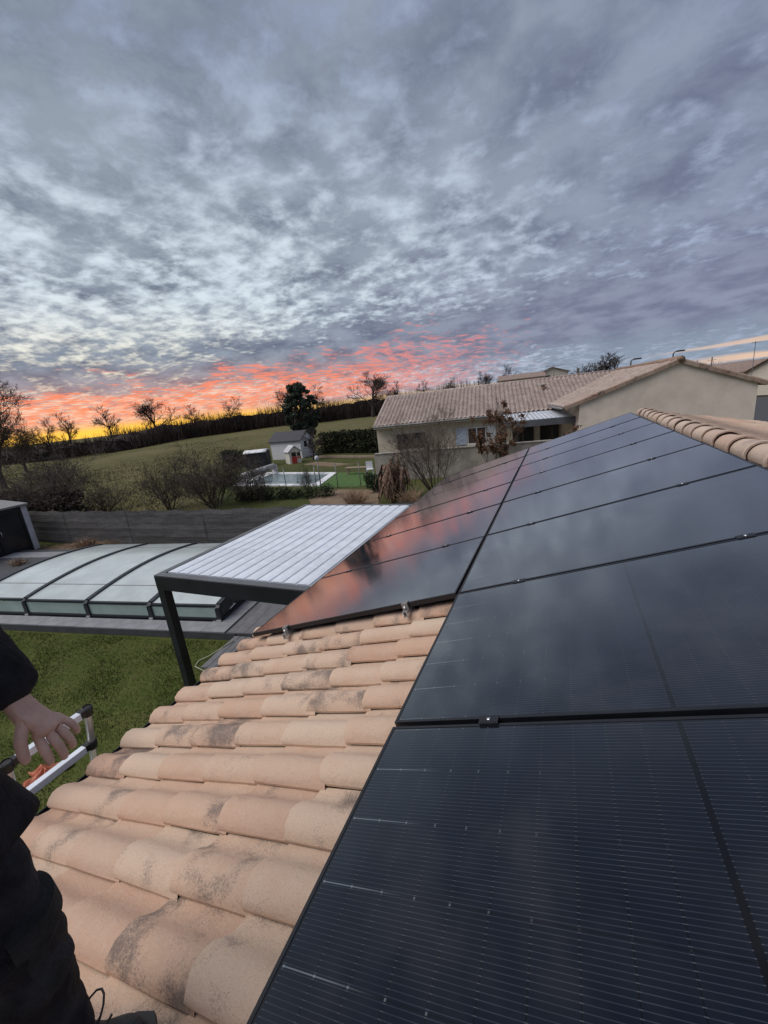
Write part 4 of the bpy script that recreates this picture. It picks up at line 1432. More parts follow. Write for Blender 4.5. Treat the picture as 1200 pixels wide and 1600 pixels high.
# roofs
S_main = Vector((0, 33.4 - 28.1, 5.06 - 2.98))
tile_slope('roof_tiles', (-7.95, 28.1, 2.98), (1, 0, 0), S_main, 18.4, S_main.length, nb, M['oldtile'])
tile_slope('roof_tiles', (10.45, 38.7, 2.98), (-1, 0, 0), (0, -(38.7 - 33.4), 5.06 - 2.98), 18.4, Vector((0, 38.7 - 33.4, 2.08)).length, nb, M['oldtile'])
lsl = Vector((9.58 - 4.32, 0, 5.05 - 3.27))
tile_slope('roof_tiles', (4.32, 33.3, 3.27), (0, -1, 0), lsl, 10.5, lsl.length, nb, M['oldtile'])
rsl = Vector((-(13.3 - 9.58), 0, 5.05 - 3.55))
tile_slope('roof_tiles', (13.3, 22.8, 3.55), (0, 1, 0), rsl, 10.5, rsl.length, nb, M['oldtile'])
# soffits under the wing roof so the eaves have thickness
for a, b in (((4.32, 3.27), (9.58, 5.05)), ((13.3, 3.55), (9.58, 5.05))):
    mb = MB(); mb.add([(a[0], 22.78, a[1] - .10), (b[0], 22.78, b[1] - .10), (b[0], 33.2, b[1] - .10), (a[0], 33.2, a[1] - .10), (a[0], 22.78, a[1] - .02), (b[0], 22.78, b[1] - .02), (b[0], 33.2, b[1] - .02), (a[0], 33.2, a[1] - .02)],
                      [(0, 1, 2, 3), (4, 7, 6, 5), (0, 4, 5, 1), (0, 3, 7, 4)]); mb.build('roof_board', M['under'], nb)
mb = MB(); mb.tube([(4.22, 22.9, 3.24), (4.22, 28.0, 3.24)], 0.07, 8); mb.build('gutter', M['gutterm'], nb, True)
mb = MB(); mb.tube([(13.38, 22.9, 3.52), (13.38, 32, 3.52)], 0.07, 8); mb.build('gutter', M['white'], nb, True)


def verge_mesh():
    mb = MB(); n = 8
    sec = [(0.10, -0.15), (0.10, 0.0)] + [(0.10 * math.cos(math.pi * k / n), 0.02 + 0.075 * math.sin(math.pi * k / n)) for k in range(n + 1)] + [(-0.10, -0.15)]
    a = [Vector((0, y, z)) for y, z in sec]; b = [Vector((0.36, y * 0.93, z * 0.95 - 0.004)) for y, z in sec]
    k = len(sec)
    mb.add(a + b, [tuple(range(k)), tuple(range(2 * k - 1, k - 1, -1))] + [(i, k + i, k + i + 1, i + 1) for i in range(k - 1)])
    return mb.mesh('verge_tile', M['verge'])


VM = verge_mesh()
for (a0, z0) in ((4.32, 3.27), (13.3, 3.55)):
    d = Vector((9.58 - a0, 0, 5.05 - z0)); ln = d.length; d.normalize()
    n = int(ln / 0.34)
    up = Vector((-d.z, 0, d.x)) if d.x > 0 else Vector((d.z, 0, -d.x))
    yd = up.cross(d)
    for k in range(n + 1):
        o = link('verge_tile', VM, nb)
        m4 = Matrix((d, yd, up)).transposed().to_4x4()
        m4.translation = Vector((a0, 22.80, z0 + 0.035)) + d * (k * ln / (n + 0.55)) + up * rng.gauss(0, .006)
        o.matrix_basis = m4 @ Matrix.Rotation(rng.gauss(0, .012), 4, 'Z')
mb = MB(); mb.tube([(9.58, 22.62, 5.10), (9.58, 22.72, 5.12), (9.58, 33.3, 5.12)], [0.155, 0.15, 0.13], 10); mb.build('ridge_cap', M['verge'], nb, True)
mb = MB(); mb.tube([(-7.95, 33.4, 5.06), (10.4, 33.4, 5.08)], 0.11, 10); mb.build('ridge_cap', M['oldtile'], nb, True)
mb = MB(); mb.tube([(-7.93, 28.1, 2.99), (-7.93, 33.4, 5.07)], 0.09, 8); mb.build('verge_cap', M['oldtile'], nb, True)


def window(parent, a, b, z0, z1, y, fmat, gmat, mull=1, name='window'):
    mb = MB(); w = 0.06
    for (x, z, sx, sz) in (((a + b) / 2, z1 - w / 2, b - a, w), ((a + b) / 2, z0 + w / 2, b - a, w), (a + w / 2, (z0 + z1) / 2, w, z1 - z0 - 2 * w), (b - w / 2, (z0 + z1) / 2, w, z1 - z0 - 2 * w)):
        mb.box((x, y, z), (sx, 0.07, sz))
    for k in range(mull):
        mb.box((a + (b - a) * (k + 1) / (mull + 1), y, (z0 + z1) / 2), (0.07, 0.065, z1 - z0 - 2 * w))
    f = mb.build(name, fmat, parent)
    for k in range(mull + 1):
        x0 = a + (b - a) * k / (mull + 1) + 0.05; x1 = a + (b - a) * (k + 1) / (mull + 1) - 0.05
        mb = MB(); mb.box(((x0 + x1) / 2, y + 0.015, (z0 + z1) / 2), (x1 - x0, 0.012, z1 - z0 - 2 * w)); mb.build('pane', gmat, f)
    mb = MB(); mb.box(((a + b) / 2, y - 0.06, z0 - 0.045), (b - a + 0.14, 0.18, 0.06)); mb.build('sill', M['stucco'], f)
    return f


window(nb, -6.37, -4.25, 1.10, 2.24, 28.57, M['brownframe'], M['darkglass'], 1)
window(nb, -1.18, 0.12, 1.08, 2.25, 28.57, M['white'], M['brownframe'], 1)
window(nb, 1.9, 3.3, 0.15, 2.2, 28.57, M['brownframe'], M['darkglass'], 1, 'glazed_door')
window(nb, 3.7, 4.9, 0.15, 2.2, 28.57, M['brownframe'], M['darkglass'], 1, 'glazed_door')


def shutter(a, b, z0, z1, mat):
    mb = MB(); mb.box(((a + b) / 2, 28.56, (z0 + z1) / 2), (b - a, 0.04, z1 - z0))
    for k in range(9):
        mb.box(((a + b) / 2, 28.532, z0 + (z1 - z0) * (k + 0.6) / 9.2), (b - a - 0.12, 0.018, 0.05))
    mb.build('shutter', mat, nb)


shutter(-2.0, -1.24, 1.06, 2.27, M['blueshutter'])
shutter(0.20, 0.80, 1.06, 2.27, M['white'])
# vent terminal and small pipe on the main roof
tv = thing('roof_vent', 'small dark vent hood on the tile roof of the neighbouring house', 'vent')
tv.rotation_euler = (0, 0, EA)
mb = MB(); mb.tube([(4.25, 31.4, 4.2), (4.25, 31.4, 4.62)], 0.14, 10); mb.build('pipe', M['verge'], tv, True)
mb = MB(); mb.tube([(4.25, 31.4, 4.62), (4.25, 31.4, 4.68), (4.25, 31.4, 4.76)], [0.25, 0.25, 0.06], 10); mb.build('hood', M['wallcap'], tv, True)

# patio canopy in the corner of the neighbouring house
can = thing('patio_canopy', 'patio canopy with pale corrugated roof and dark grey beam at the neighbouring house', 'canopy')
can.rotation_euler = (0, 0, EA)
mb = MB(); mb.box((3.12, 23.9, 2.55), (3.86, 0.14, 0.36)); mb.build('front_beam', M['anthracite_light'], can)
mb = MB(); mb.box((1.22, 26.1, 2.66), (0.12, 4.3, 0.22)); mb.build('side_beam', M['anthracite_light'], can)
for a in (1.26, 4.96):
    mb = MB(); mb.box((a, 23.9, 1.18), (0.12, 0.12, 2.36)); mb.build('post', M['anthracite_light'], can)
for k in range(16):
    a = 1.30 + 0.235 * k
    mb = MB(); mb.bar((a + 0.1, 23.98, 2.74), (a + 0.1, 28.2, 2.96), 0.19, 0.03); mb.build('roof_sheet', M['louvre'], can)

# garden wall of the neighbour
gw = thing('garden_wall', 'tan cement garden wall with a coping in front of the neighbouring house', 'wall')
gw.rotation_euler = (0, 0, EA)
mb = MB(); mb.box((-0.75, 22.3, 0.82), (11.4, 0.20, 1.64)); mb.build('wall', M['wallcap'], gw)
k = -6.4
while k < 4.9:
    mb = MB(); mb.box((k + 0.24, 22.3, 1.675), (0.485, 0.28, 0.055)); mb.build('coping_stone', M['wallcap'], gw); k += 0.50

# ================================================================== neighbour's garden
np_ = thing('garden_pool', 'small rectangular garden pool with white surround beside green artificial turf', 'swimming pool')
c4 = [Vector((-21.3, 20.6, 0.05)), Vector((-13.3, 19.9, 0.05)), Vector((-14.6, 24.5, 0.05)), Vector((-22.2, 25.8, 0.05))]


def bil(u, v, z): 
    q = c4[0].lerp(c4[1], u).lerp(c4[3].lerp(c4[2], u), v); return Vector((q.x, q.y, z))


slabm = {}
nu, nv_ = 14, 9
for i in range(nu):
    for j in range(nv_):
        if 2 <= i < nu - 1 and 1 <= j < nv_ - 1 and not False:
            continue
        mb = MB(); e_ = 0.006
        qs = [bil((i + e_) / nu, (j + e_) / nv_, 0.0), bil((i + 1 - e_) / nu, (j + e_) / nv_, 0.0), bil((i + 1 - e_) / nu, (j + 1 - e_) / nv_, 0.0), bil((i + e_) / nu, (j + 1 - e_) / nv_, 0.0)]
        mb.prism(qs, (0, 0, 0), (0, 0, 0.06 + rng.gauss(0, .002))); mb.build('paving_slab', M['greywhite'] if rng.random() < .3 else M['white'], np_)
mb = MB(); mb.add([bil(2 / nu, 1 / nv_, 0.012), bil((nu - 1) / nu, 1 / nv_, 0.012), bil((nu - 1) / nu, (nv_ - 1) / nv_, 0.012), bil(2 / nu, (nv_ - 1) / nv_, 0.012)], [(0, 1, 2, 3)]); mb.build('water', M['poolwater'], np_)
rl = thing('cover_roller', 'pool cover rolled on a reel standing at the end of the garden pool', 'roller')
A_, B_ = Vector((-20.4, 21.0, 0.62)), Vector((-20.9, 25.2, 0.62))
mb = MB(); mb.tube([A_, B_], 0.24, 14); mb.build('rolled_cover', M['cover'], rl, True)
for q in (A_, B_):
    d_ = (A_ - B_).normalized() * (0.12 if q is A_ else -0.12)
    mb = MB(); mb.box((q.x + d_.x, q.y + d_.y, 0.36), (0.55, 0.08, 0.72)); mb.build('stand', M['greywhite'], rl)
sheet('artificial_turf', [(-13.25, 19.4), (-9.6, 19.6), (-11.4, 24.2), (-14.5, 24.6)], 0.012, M['turf'])
sheet('soil_patch', [(-12.2, 17.0), (-10.4, 14.6), (-7.0, 14.8), (-8.6, 18.7), (-12.2, 18.9)], 0.010, M['soil'])
sheet('soil_path', [(-21.0, 29.5), (-17.0, 27.6), (-15.2, 28.4), (-20.5, 31.0)], 0.010, M['soil'])
# bench and chair at the turf edge
bn_ = thing('picnic_bench', 'low wooden bench table at the far edge of the artificial turf', 'bench')
for k in range(4):
    mb = MB(); mb.box((-12.45, 23.45 + 0.11 * k, 0.50), (1.7, 0.10, 0.04), rz=0); mb.build('plank', M['rust'], bn_)
for q in (-13.15, -11.75):
    for yq in (23.47, 23.76):
        mb = MB(); mb.box((q, yq, 0.24), (0.07, 0.07, 0.48)); mb.build('leg', M['rust'], bn_)
ch = thing('garden_chair', 'white plastic garden chair beside the wooden bench', 'chair', (-11.2, 23.1, 0), 0.5)
mb = MB(); mb.box((0, 0, 0.42), (0.46, 0.46, 0.04)); mb.build('seat', M['white'], ch)
mb = MB(); mb.box((0, 0.23, 0.68), (0.46, 0.04, 0.48)); mb.build('backrest', M['white'], ch)
for x in (-.2, .2):
    for y in (-.2, .2):
        mb = MB(); mb.box((x, y, 0.20), (0.045, 0.045, 0.40)); mb.build('leg', M['white'], ch)

# white garden shed
def gable_house(t, lx, ly, hw, hr, wmat, rmat, over=0.18, ridge_x=True):
    """walls plus two-plane roof; ridge along local x"""
    mb = MB()
    sec = [(-ly / 2, 0), (ly / 2, 0), (ly / 2, hw), (0, hr - 0.06), (-ly / 2, hw)]
    mb.prism([Vector((-lx / 2, y, z)) for y, z in sec], (0, 0, 0), (lx, 0, 0))
    mb.build('wall', wmat, t)
    for s_ in (-1, 1):
        mb = MB()
        sl = (hr - hw) / (ly / 2)
        ye = ly / 2 + over; ze = hw - sl * over
        a = [(-lx / 2 - over, s_ * ye, ze), (lx / 2 + over, s_ * ye, ze), (lx / 2 + over, 0, hr), (-lx / 2 - over, 0, hr)]
        mb.add(a + [(x, y, z + 0.09) for x, y, z in a], [(0, 1, 2, 3), (4, 7, 6, 5), (0, 4, 5, 1), (1, 5, 6, 2), (2, 6, 7, 3), (3, 7, 4, 0)])
        mb.build('roof', rmat, t)


sh2 = thing('garden_shed', 'white timber garden shed with dark felt roof and double doors', 'shed', (-25.9, 35.05, 0), R(-3))
gable_house(sh2, 4.0, 2.3, 1.95, 2.75, M['white'], M['slate'])
# doors on the gable that faces the house
for y in (-0.40, 0.40):
    mb = MB(); mb.box((2.025, y, 0.98), (0.05, 0.76, 1.86)); d_ = mb.build('door', M['white'], sh2)
    mb = MB(); mb.box((2.055, y, 1.45), (0.02, 0.46, 0.62)); mb.build('pane', M['darkglass'], d_)
    mb = MB()
    for z in (0.12, 0.95, 1.86): mb.box((2.056, y, z), (0.015, 0.70, 0.06))
    mb.build('door_rail', M['greywhite'], d_)
for k in range(20):
    mb = MB(); mb.box((-1.9 + 0.2 * k, -1.158, 0.98), (0.012, 0.012, 1.94)); mb.build('board_joint', M['greywhite'], sh2)
ph = thing('playhouse', 'small cream toy playhouse with red half door in front of the shed', 'playhouse', (-23.0, 30.9, 0), R(-35))
gable_house(ph, 1.25, 1.15, 1.15, 1.62, plain('cream_plastic', (0.72, 0.69, 0.61), 0.5, var=0.04), M['greywhite'], 0.10)
mb = MB(); mb.box((0.64, -0.12, 0.34), (0.05, 0.50, 0.62)); mb.build('door', M['red'], ph)
mb = MB(); mb.box((0.64, -0.12, 0.88), (0.03, 0.44, 0.40)); mb.build('window', M['darkglass'], ph)
mb = MB(); mb.box((0.64, 0.36, 0.85), (0.04, 0.28, 0.36)); mb.build('window', M['darkglass'], ph)
mb = MB(); mb.box((0.66, 0.36, 0.55), (0.10, 0.34, 0.12)); mb.build('flower_box', M['red'], ph)
bx = thing('storage_box', 'black tarpaulin covered box with white arched lid left of the shed', 'box', (-25.9, 29.3, 0), R(22))
mb = MB(); mb.box((0, 0, 0.72), (2.15, 1.3, 1.44)); mb.build('body', M['tarp'], bx, bevel=0.05)
mb = MB()
mb.grid(lambda u, v: (-1.10 + 2.2 * u, -0.70 + 1.4 * v, 1.45 + 0.24 * math.sin(math.pi * v)), 4, 10)
ld_ = mb.build('lid', M['white'], bx, True)
so = ld_.modifiers.new('t', 'SOLIDIFY'); so.thickness = 0.04
# wire fence posts in front of the garden pool
gf = thing('wire_fence', 'thin wire garden fence on slim posts in front of the garden pool', 'fence')
fp = [(-20.6, 20.2), (-18.6, 19.5), (-16.7, 18.9), (-14.9, 18.7), (-12.9, 19.0), (-11.6, 19.3), (-10.2, 19.6)]
for x, y in fp:
    mb = MB(); mb.tube([(x, y, 0), (x, y, 1.45)], 0.028, 7); p_ = mb.build('post', M['gutterm'], gf, True)
    mb = MB(); mb.tube([(x, y, 1.44), (x, y, 1.50)], 0.04, 7); mb.build('post_cap', M['gutterm'], p_, True)
for k, z in enumerate((0.15, 0.6, 1.0, 1.38)):
    mb = MB(); mb.tube([(x, y, z) for x, y in fp], 0.006, 4, False); mb.build('wire', M['wire'], gf)
lp = thing('lamp_post', 'pale globe garden lamp on a slim post by the garden pool', 'lamp', (-12.75, 19.25, 0))
mb = MB(); mb.tube([(0, 0, 0), (0, 0, 1.75)], 0.035, 8); mb.build('pole', M['gutterm'], lp, True)
mb = MB(); mb.grid(lambda u, v: (math.cos(u * 6.283) * math.sin(v * 3.1416) * .14, math.sin(u * 6.283) * math.sin(v * 3.1416) * .14, 1.86 - math.cos(v * 3.1416) * .16), 12, 8); mb.build('globe', M['greywhite'], lp, True)
# low timber edge by the hedge
ed = MB(); ed.bar((-21.8, 33.6, 0.12), (-12.6, 30.9, 0.12), 0.12, 0.20); tag(ed.build('timber_edging', M['rust']), 'long pale timber edging on the grass before the hedge', 'edging')

# ================================================================== far houses, street
fh = thing('far_house', 'pale two storey house rising behind the neighbouring roof ridge', 'house', (-7.2, 92.0, 0), R(8))
gable_house(fh, 8.2, 7.5, 6.55, 7.45, M['greywall'], M['farroof'], 0.5)
for k in range(3):
    mb = MB(); mb.box((-2.6 + 2.4 * k, -3.78, 5.2), (0.9, 0.06, 1.1)); f_ = mb.build('window', M['white'], fh)
    mb = MB(); mb.box((-2.6 + 2.4 * k, -3.82, 5.2), (0.7, 0.03, 0.9)); mb.build('pane', M['darkglass'], f_)
fh2 = thing('far_house', 'tall narrow pale house gable behind the neighbouring roof, right of the two storey one', 'house', (-1.6, 96.0, 0), R(98))
gable_house(fh2, 6.5, 6.2, 7.0, 8.05, M['greywall'], M['farroof'], 0.4)
mb = MB(); mb.box((-3.28, 0.8, 6.0), (0.06, 0.9, 1.1)); mb.build('window', M['darkglass'], fh2)
fh3 = thing('far_house', 'long low brown roofed house at the far right edge', 'house', (34.5, 76.0, 0), R(30))
gable_house(fh3, 16.0, 9.5, 3.3, 5.5, M['greywall'], M['farroof'], 0.5)
fh4 = thing('far_house', 'small white house among roofs at the right horizon', 'house', (27.5, 88.0, 0), R(10))
gable_house(fh4, 8.0, 7.0, 3.4, 4.9, M['white'], M['farroof'], 0.4)
fh5 = thing('far_house', 'brown roofed bungalow at the right horizon behind the gable', 'house', (20.5, 82.0, 0), R(-6))
gable_house(fh5, 9.0, 7.0, 3.0, 4.7, M['greywall'], M['farroof'], 0.4)
fh6 = thing('far_house', 'low roof peeping over the neighbouring ridge near the aerial', 'house', (1.2, 70.0, 0), R(14))
gable_house(fh6, 7.0, 6.5, 4.2, 5.75, M['greywall'], M['farroof'], 0.4)
fh7 = thing('far_house', 'tile roofed house ridge just above the neighbouring wing', 'house', (9.5, 66.0, 0), R(6))
gable_house(fh7, 9.0, 7.5, 4.0, 5.6, M['greywall'], M['farroof'], 0.4)
tag(sheet('road', [(12.5, 36), (25, 31), (40, 62), (20, 74)], 0.006, M['asphalt']), kind='structure')


def street_lamp(loc, h, rz, label):
    t = thing('street_lamp', label, 'street lamp', loc, rz, 'street lamps above the roofs')
    mb = MB(); mb.tube([(0, 0, 0), (0, 0, h - 0.6), (0, 0, h)], [0.11, 0.085, 0.075], 8); mb.build('pole', M['anthracite'], t, True)
    mb = MB(); mb.tube([(0, 0, h - 0.05), (0.12, 0, h + 0.12), (0.35, 0, h + 0.18)], [0.06, 0.06, 0.06], 6); mb.build('arm', M['anthracite'], t, True)
    mb = MB(); mb.box((0.70, 0, h + 0.20), (0.80, 0.30, 0.16)); mb.build('lamp_head', M['anthracite'], t, bevel=0.02)


street_lamp((12.43, 57.6, 0), 6.55, 0.1, 'dark street lamp standing right above the wing ridge of the neighbouring house')
street_lamp((8.33, 58.3, 0), 6.30, 0.1, 'dark street lamp left of the one above the wing ridge')


def aerial(loc, h, label, boom=1.1):
    t = thing('aerial', label, 'aerial', loc)
    mb = MB(); mb.tube([(0, 0, 0), (0, 0, h)], 0.035, 6); mb.build('mast', M['gutterm'], t)
    mb = MB(); mb.tube([(-boom * .4, 0, h - .15), (boom * .6, 0, h - .15)], 0.025, 5)
    for k in range(6):
        x = -boom * .35 + boom * .18 * k
        mb.tube([(x, -.3, h - .15), (x, .3, h - .15)], 0.016, 4)
    mb.build('boom', M['gutterm'], t)


aerial((-0.3, 58.8, 4.0), 3.1, 'television aerial left of the bare tree over the neighbouring ridge', 2.4)
aerial((21.9, 64.0, 0.0), 7.0, 'tall thin aerial mast at the right horizon', 0.8)
pl_ = MB(); pl_.tube([(2.6, 60, 0), (2.6, 60, 6.3)], 0.16, 8); tag(pl_.build('chimney_pipe', M['bark'], None, True), 'short dark pipe standing over the neighbouring ridge', 'pipe')
for k, (x, y, h, lb) in enumerate(((17.3, 68, 5.6, 'thin pole nearest the wing gable at the right horizon'), (19.4, 70, 5.9, 'thin pole between the far roofs at the right horizon'))):
    q = MB(); q.tube([(x, y, 0), (x, y, h)], 0.06, 6); q.tube([(x - .5, y, h - .4), (x + .5, y, h - .4)], 0.03, 4)
    tag(q.build('utility_pole', M['bark']), lb, 'pole', 'poles at the right horizon')

# ================================================================== vegetation
def grow(seed, height, spread, levels=4, kids=(5, 5, 5, 4), trunk_r=0.22, min_r=0.018, clear=0.28, up=0.25, droop=0.0, stems=1, wig=0.25, lratio=0.62):
    """bare tree: returns (trunk MB, crown MB)"""
    r = random.Random(seed)
    tr, cr = MB(), MB()

    def branch(p, d, ln, rad, lev):
        n = 4 if lev < 2 else 3
        pts, rr = [p.copy()], [rad]
        dd = d.copy()
        for k in range(n):
            j = Vector((r.gauss(0, 1), r.gauss(0, 1), r.gauss(0, 1))) * wig * (0.35 if lev == 0 else 1.0)
            dd = (dd + j * 0.5 + Vector((0, 0, up * 0.35 - droop * lev * 0.1))).normalized()
            pts.append(pts[-1] + dd * (ln / n))
            rr.append(max(min_r * 0.6, rad * (1 - 0.72 * (k + 1) / n)))
        (tr if lev == 0 else cr).tube(pts, rr, 7 if lev == 0 else (5 if lev == 1 else 3), False)
        if lev >= levels:
            return
        kn_ = kids[min(lev, len(kids) - 1)]
        for k in range(kn_):
            t = (clear if lev == 0 else 0.22) + (1 - (clear if lev == 0 else 0.22)) * (k + r.random()) / kn_
            i = min(n - 1, int(t * n)); f = t * n - i
            q = pts[i].lerp(pts[i + 1], f)
            base = (pts[i + 1] - pts[i]).normalized()
            a = r.uniform(0, 6.283)
            o1 = base.orthogonal().normalized(); o2 = base.cross(o1)
            side = o1 * math.cos(a) + o2 * math.sin(a)
            tilt = r.uniform(0.55, 1.15) * spread
            nd = (base * math.cos(tilt) + side * math.sin(tilt) + Vector((0, 0, up * 0.3))).normalized()
            l2 = ln * lratio * r.uniform(0.65, 1.15) * (1.15 - 0.35 * t)
            branch(q, nd, l2, max(min_r, rad * (1 - 0.65 * t) * 0.62), lev + 1)

    for s in range(stems):
        a = 6.283 * s / max(1, stems) + r.random()
        lean = 0.0 if stems == 1 else r.uniform(0.15, 0.85)
        d0 = Vector((math.cos(a) * lean, math.sin(a) * lean, 1)).normalized()
        p_ = Vector((math.cos(a) * 0.10 * (stems > 1), math.sin(a) * 0.10 * (stems > 1), -0.05))
        branch(p_, d0, height * (0.62 if stems == 1 else r.uniform(0.45, 0.65)), trunk_r * (1 if stems == 1 else r.uniform(0.6, 1)), 0)
    zs = np.array([v[2] for v in cr.v]); k = height / zs.max()
    tr.v = [(x * k, y * k, z * k) for x, y, z in tr.v]; cr.v = [(x * k, y * k, z * k) for x, y, z in cr.v]
    return tr, cr


TREES = {}


def tree_meshes(key, mat, **kw):
    if key not in TREES:
        t, c = grow(**kw)
        TREES[key] = (t.mesh('trunk', mat), c.mesh('crown', mat))
    return TREES[key]


def put_tree(key, name, label, cat, loc, rz, sc, group=None, mat=None, **kw):
    a, b = tree_meshes(key, mat or M['barkfar'], **kw)
    t = thing(name, label, cat, loc, rz, group)
    t.scale = sc if hasattr(sc, '__len__') else (sc, sc, sc)
    link('trunk', a, t); link('crown', b, t)
    return t


def dirloc(x, y, d):
    q = Vector((x, y)).normalized() * d
    return (q.x + 0.6, q.y - 1.2, 0)


oak = dict(height=10.0, spread=0.95, levels=4, kids=(8, 6, 6, 5), trunk_r=0.36, min_r=0.030, clear=0.26, up=0.12, lratio=0.66)
oak2 = dict(height=10.0, spread=0.85, levels=4, kids=(7, 6, 5, 5), trunk_r=0.30, min_r=0.030, clear=0.22, up=0.25, lratio=0.64)
HG = 'bare trees along the sunset horizon'
far = [  # direction x,y at 170 m, distance, height, label
    (-133.1, 103.7, 175, 16.2, 'oakA', 0.3, 1.15, 'broad bare oak on the horizon over the brightest left part of the wood'),
    (-141.3, 92.4, 170, 14.6, 'oakB', 1.2, 1.0, 'thin bare tree left of the broad oak against the yellow glow'),
    (-115.4, 123.0, 180, 14.8, 'oakC', 2.2, 1.0, 'small bare tree standing on the wood right of the broad oak'),
    (-124.6, 113.6, 180, 12.8, 'oakB', 0.9, 1.0, 'lowest bare treetop between the two left oaks of the horizon'),
    (-97.2, 138.0, 170, 16.8, 'oakA', 4.0, 1.1, 'bare tree crown rising behind the dark evergreen tree'),
    (-90.8, 143.5, 168, 15.8, 'oakC', 1.0, 0.9, 'bare treetop just right of the evergreen tree'),
    (-70.2, 153.3, 165, 17.6, 'oakA', 2.6, 1.25, 'large round bare tree on the horizon left of the neighbouring roof'),
    (-61.0, 158.0, 175, 13.5, 'oakB', 5.0, 0.9, 'low bare tree at the right foot of the large round one'),
    (-147.5, 82.3, 150, 12.4, 'oakB', 2.0, 0.9, 'thin bare tree second from the left against the yellow glow'),
    (-149.6, 77.5, 140, 11.4, 'oakC', 3.3, 0.9, 'thin bare tree third from the left edge in the glow'),
    (-50.5, 160.9, 180, 13.0, 'oakC', 0.2, 0.9, 'bare tree over the left half of the neighbouring roof ridge'),
    (-40.0, 164.0, 180, 12.6, 'oakB', 4.2, 0.9, 'bare tree over the middle of the neighbouring roof ridge'),
    (-28.0, 166.5, 180, 13.4, 'oakA', 1.7, 0.7, 'dark bare tree left of the pale two storey house'),
    (-17.8, 167.8, 170, 14.4, 'oakC', 5.5, 1.0, 'bare tree close behind the pale two storey house'),
]
for (x, y, d, h, key, rz, wsc, lb) in far:
    put_tree(key, 'bare_tree', lb, 'tree', dirloc(x, y, d), rz, (h / 10 * wsc, h / 10 * wsc, h / 10), HG, M['barkfar'],
             seed={'oakA': 5, 'oakB': 12, 'oakC': 23}[key], **(oak if key != 'oakB' else oak2))
bt_ = dict(height=10.0, spread=0.9, levels=5, kids=(9, 7, 6, 5, 3), trunk_r=0.30, min_r=0.016, clear=0.20, up=0.15, lratio=0.66)
put_tree('big', 'bare_tree', 'large bare tree at the left edge in front of the sunset', 'tree', dirloc(-155.5, 65.0, 62), 0.7, (1.12, 1.12, 1.28), None, M['bark'], seed=41, **bt_)
put_tree('big', 'bare_tree', 'bare tree right of the large one at the left edge, lower crown', 'tree', dirloc(-152.5, 70.5, 90), 2.9, (0.92, 0.92, 0.80), None, M['bark'], seed=41, **bt_)
put_tree('pollard', 'bare_tree', 'dense round bare tree standing above the neighbouring roof by the street lamps', 'tree', (5.95, 73.6, 0), 0.4, (1.75, 1.75, 0.86), None, M['barkfar'], seed=77,
         height=10.0, spread=0.85, levels=4, kids=(9, 6, 5, 4), trunk_r=0.30, min_r=0.026, clear=0.40, up=0.4)

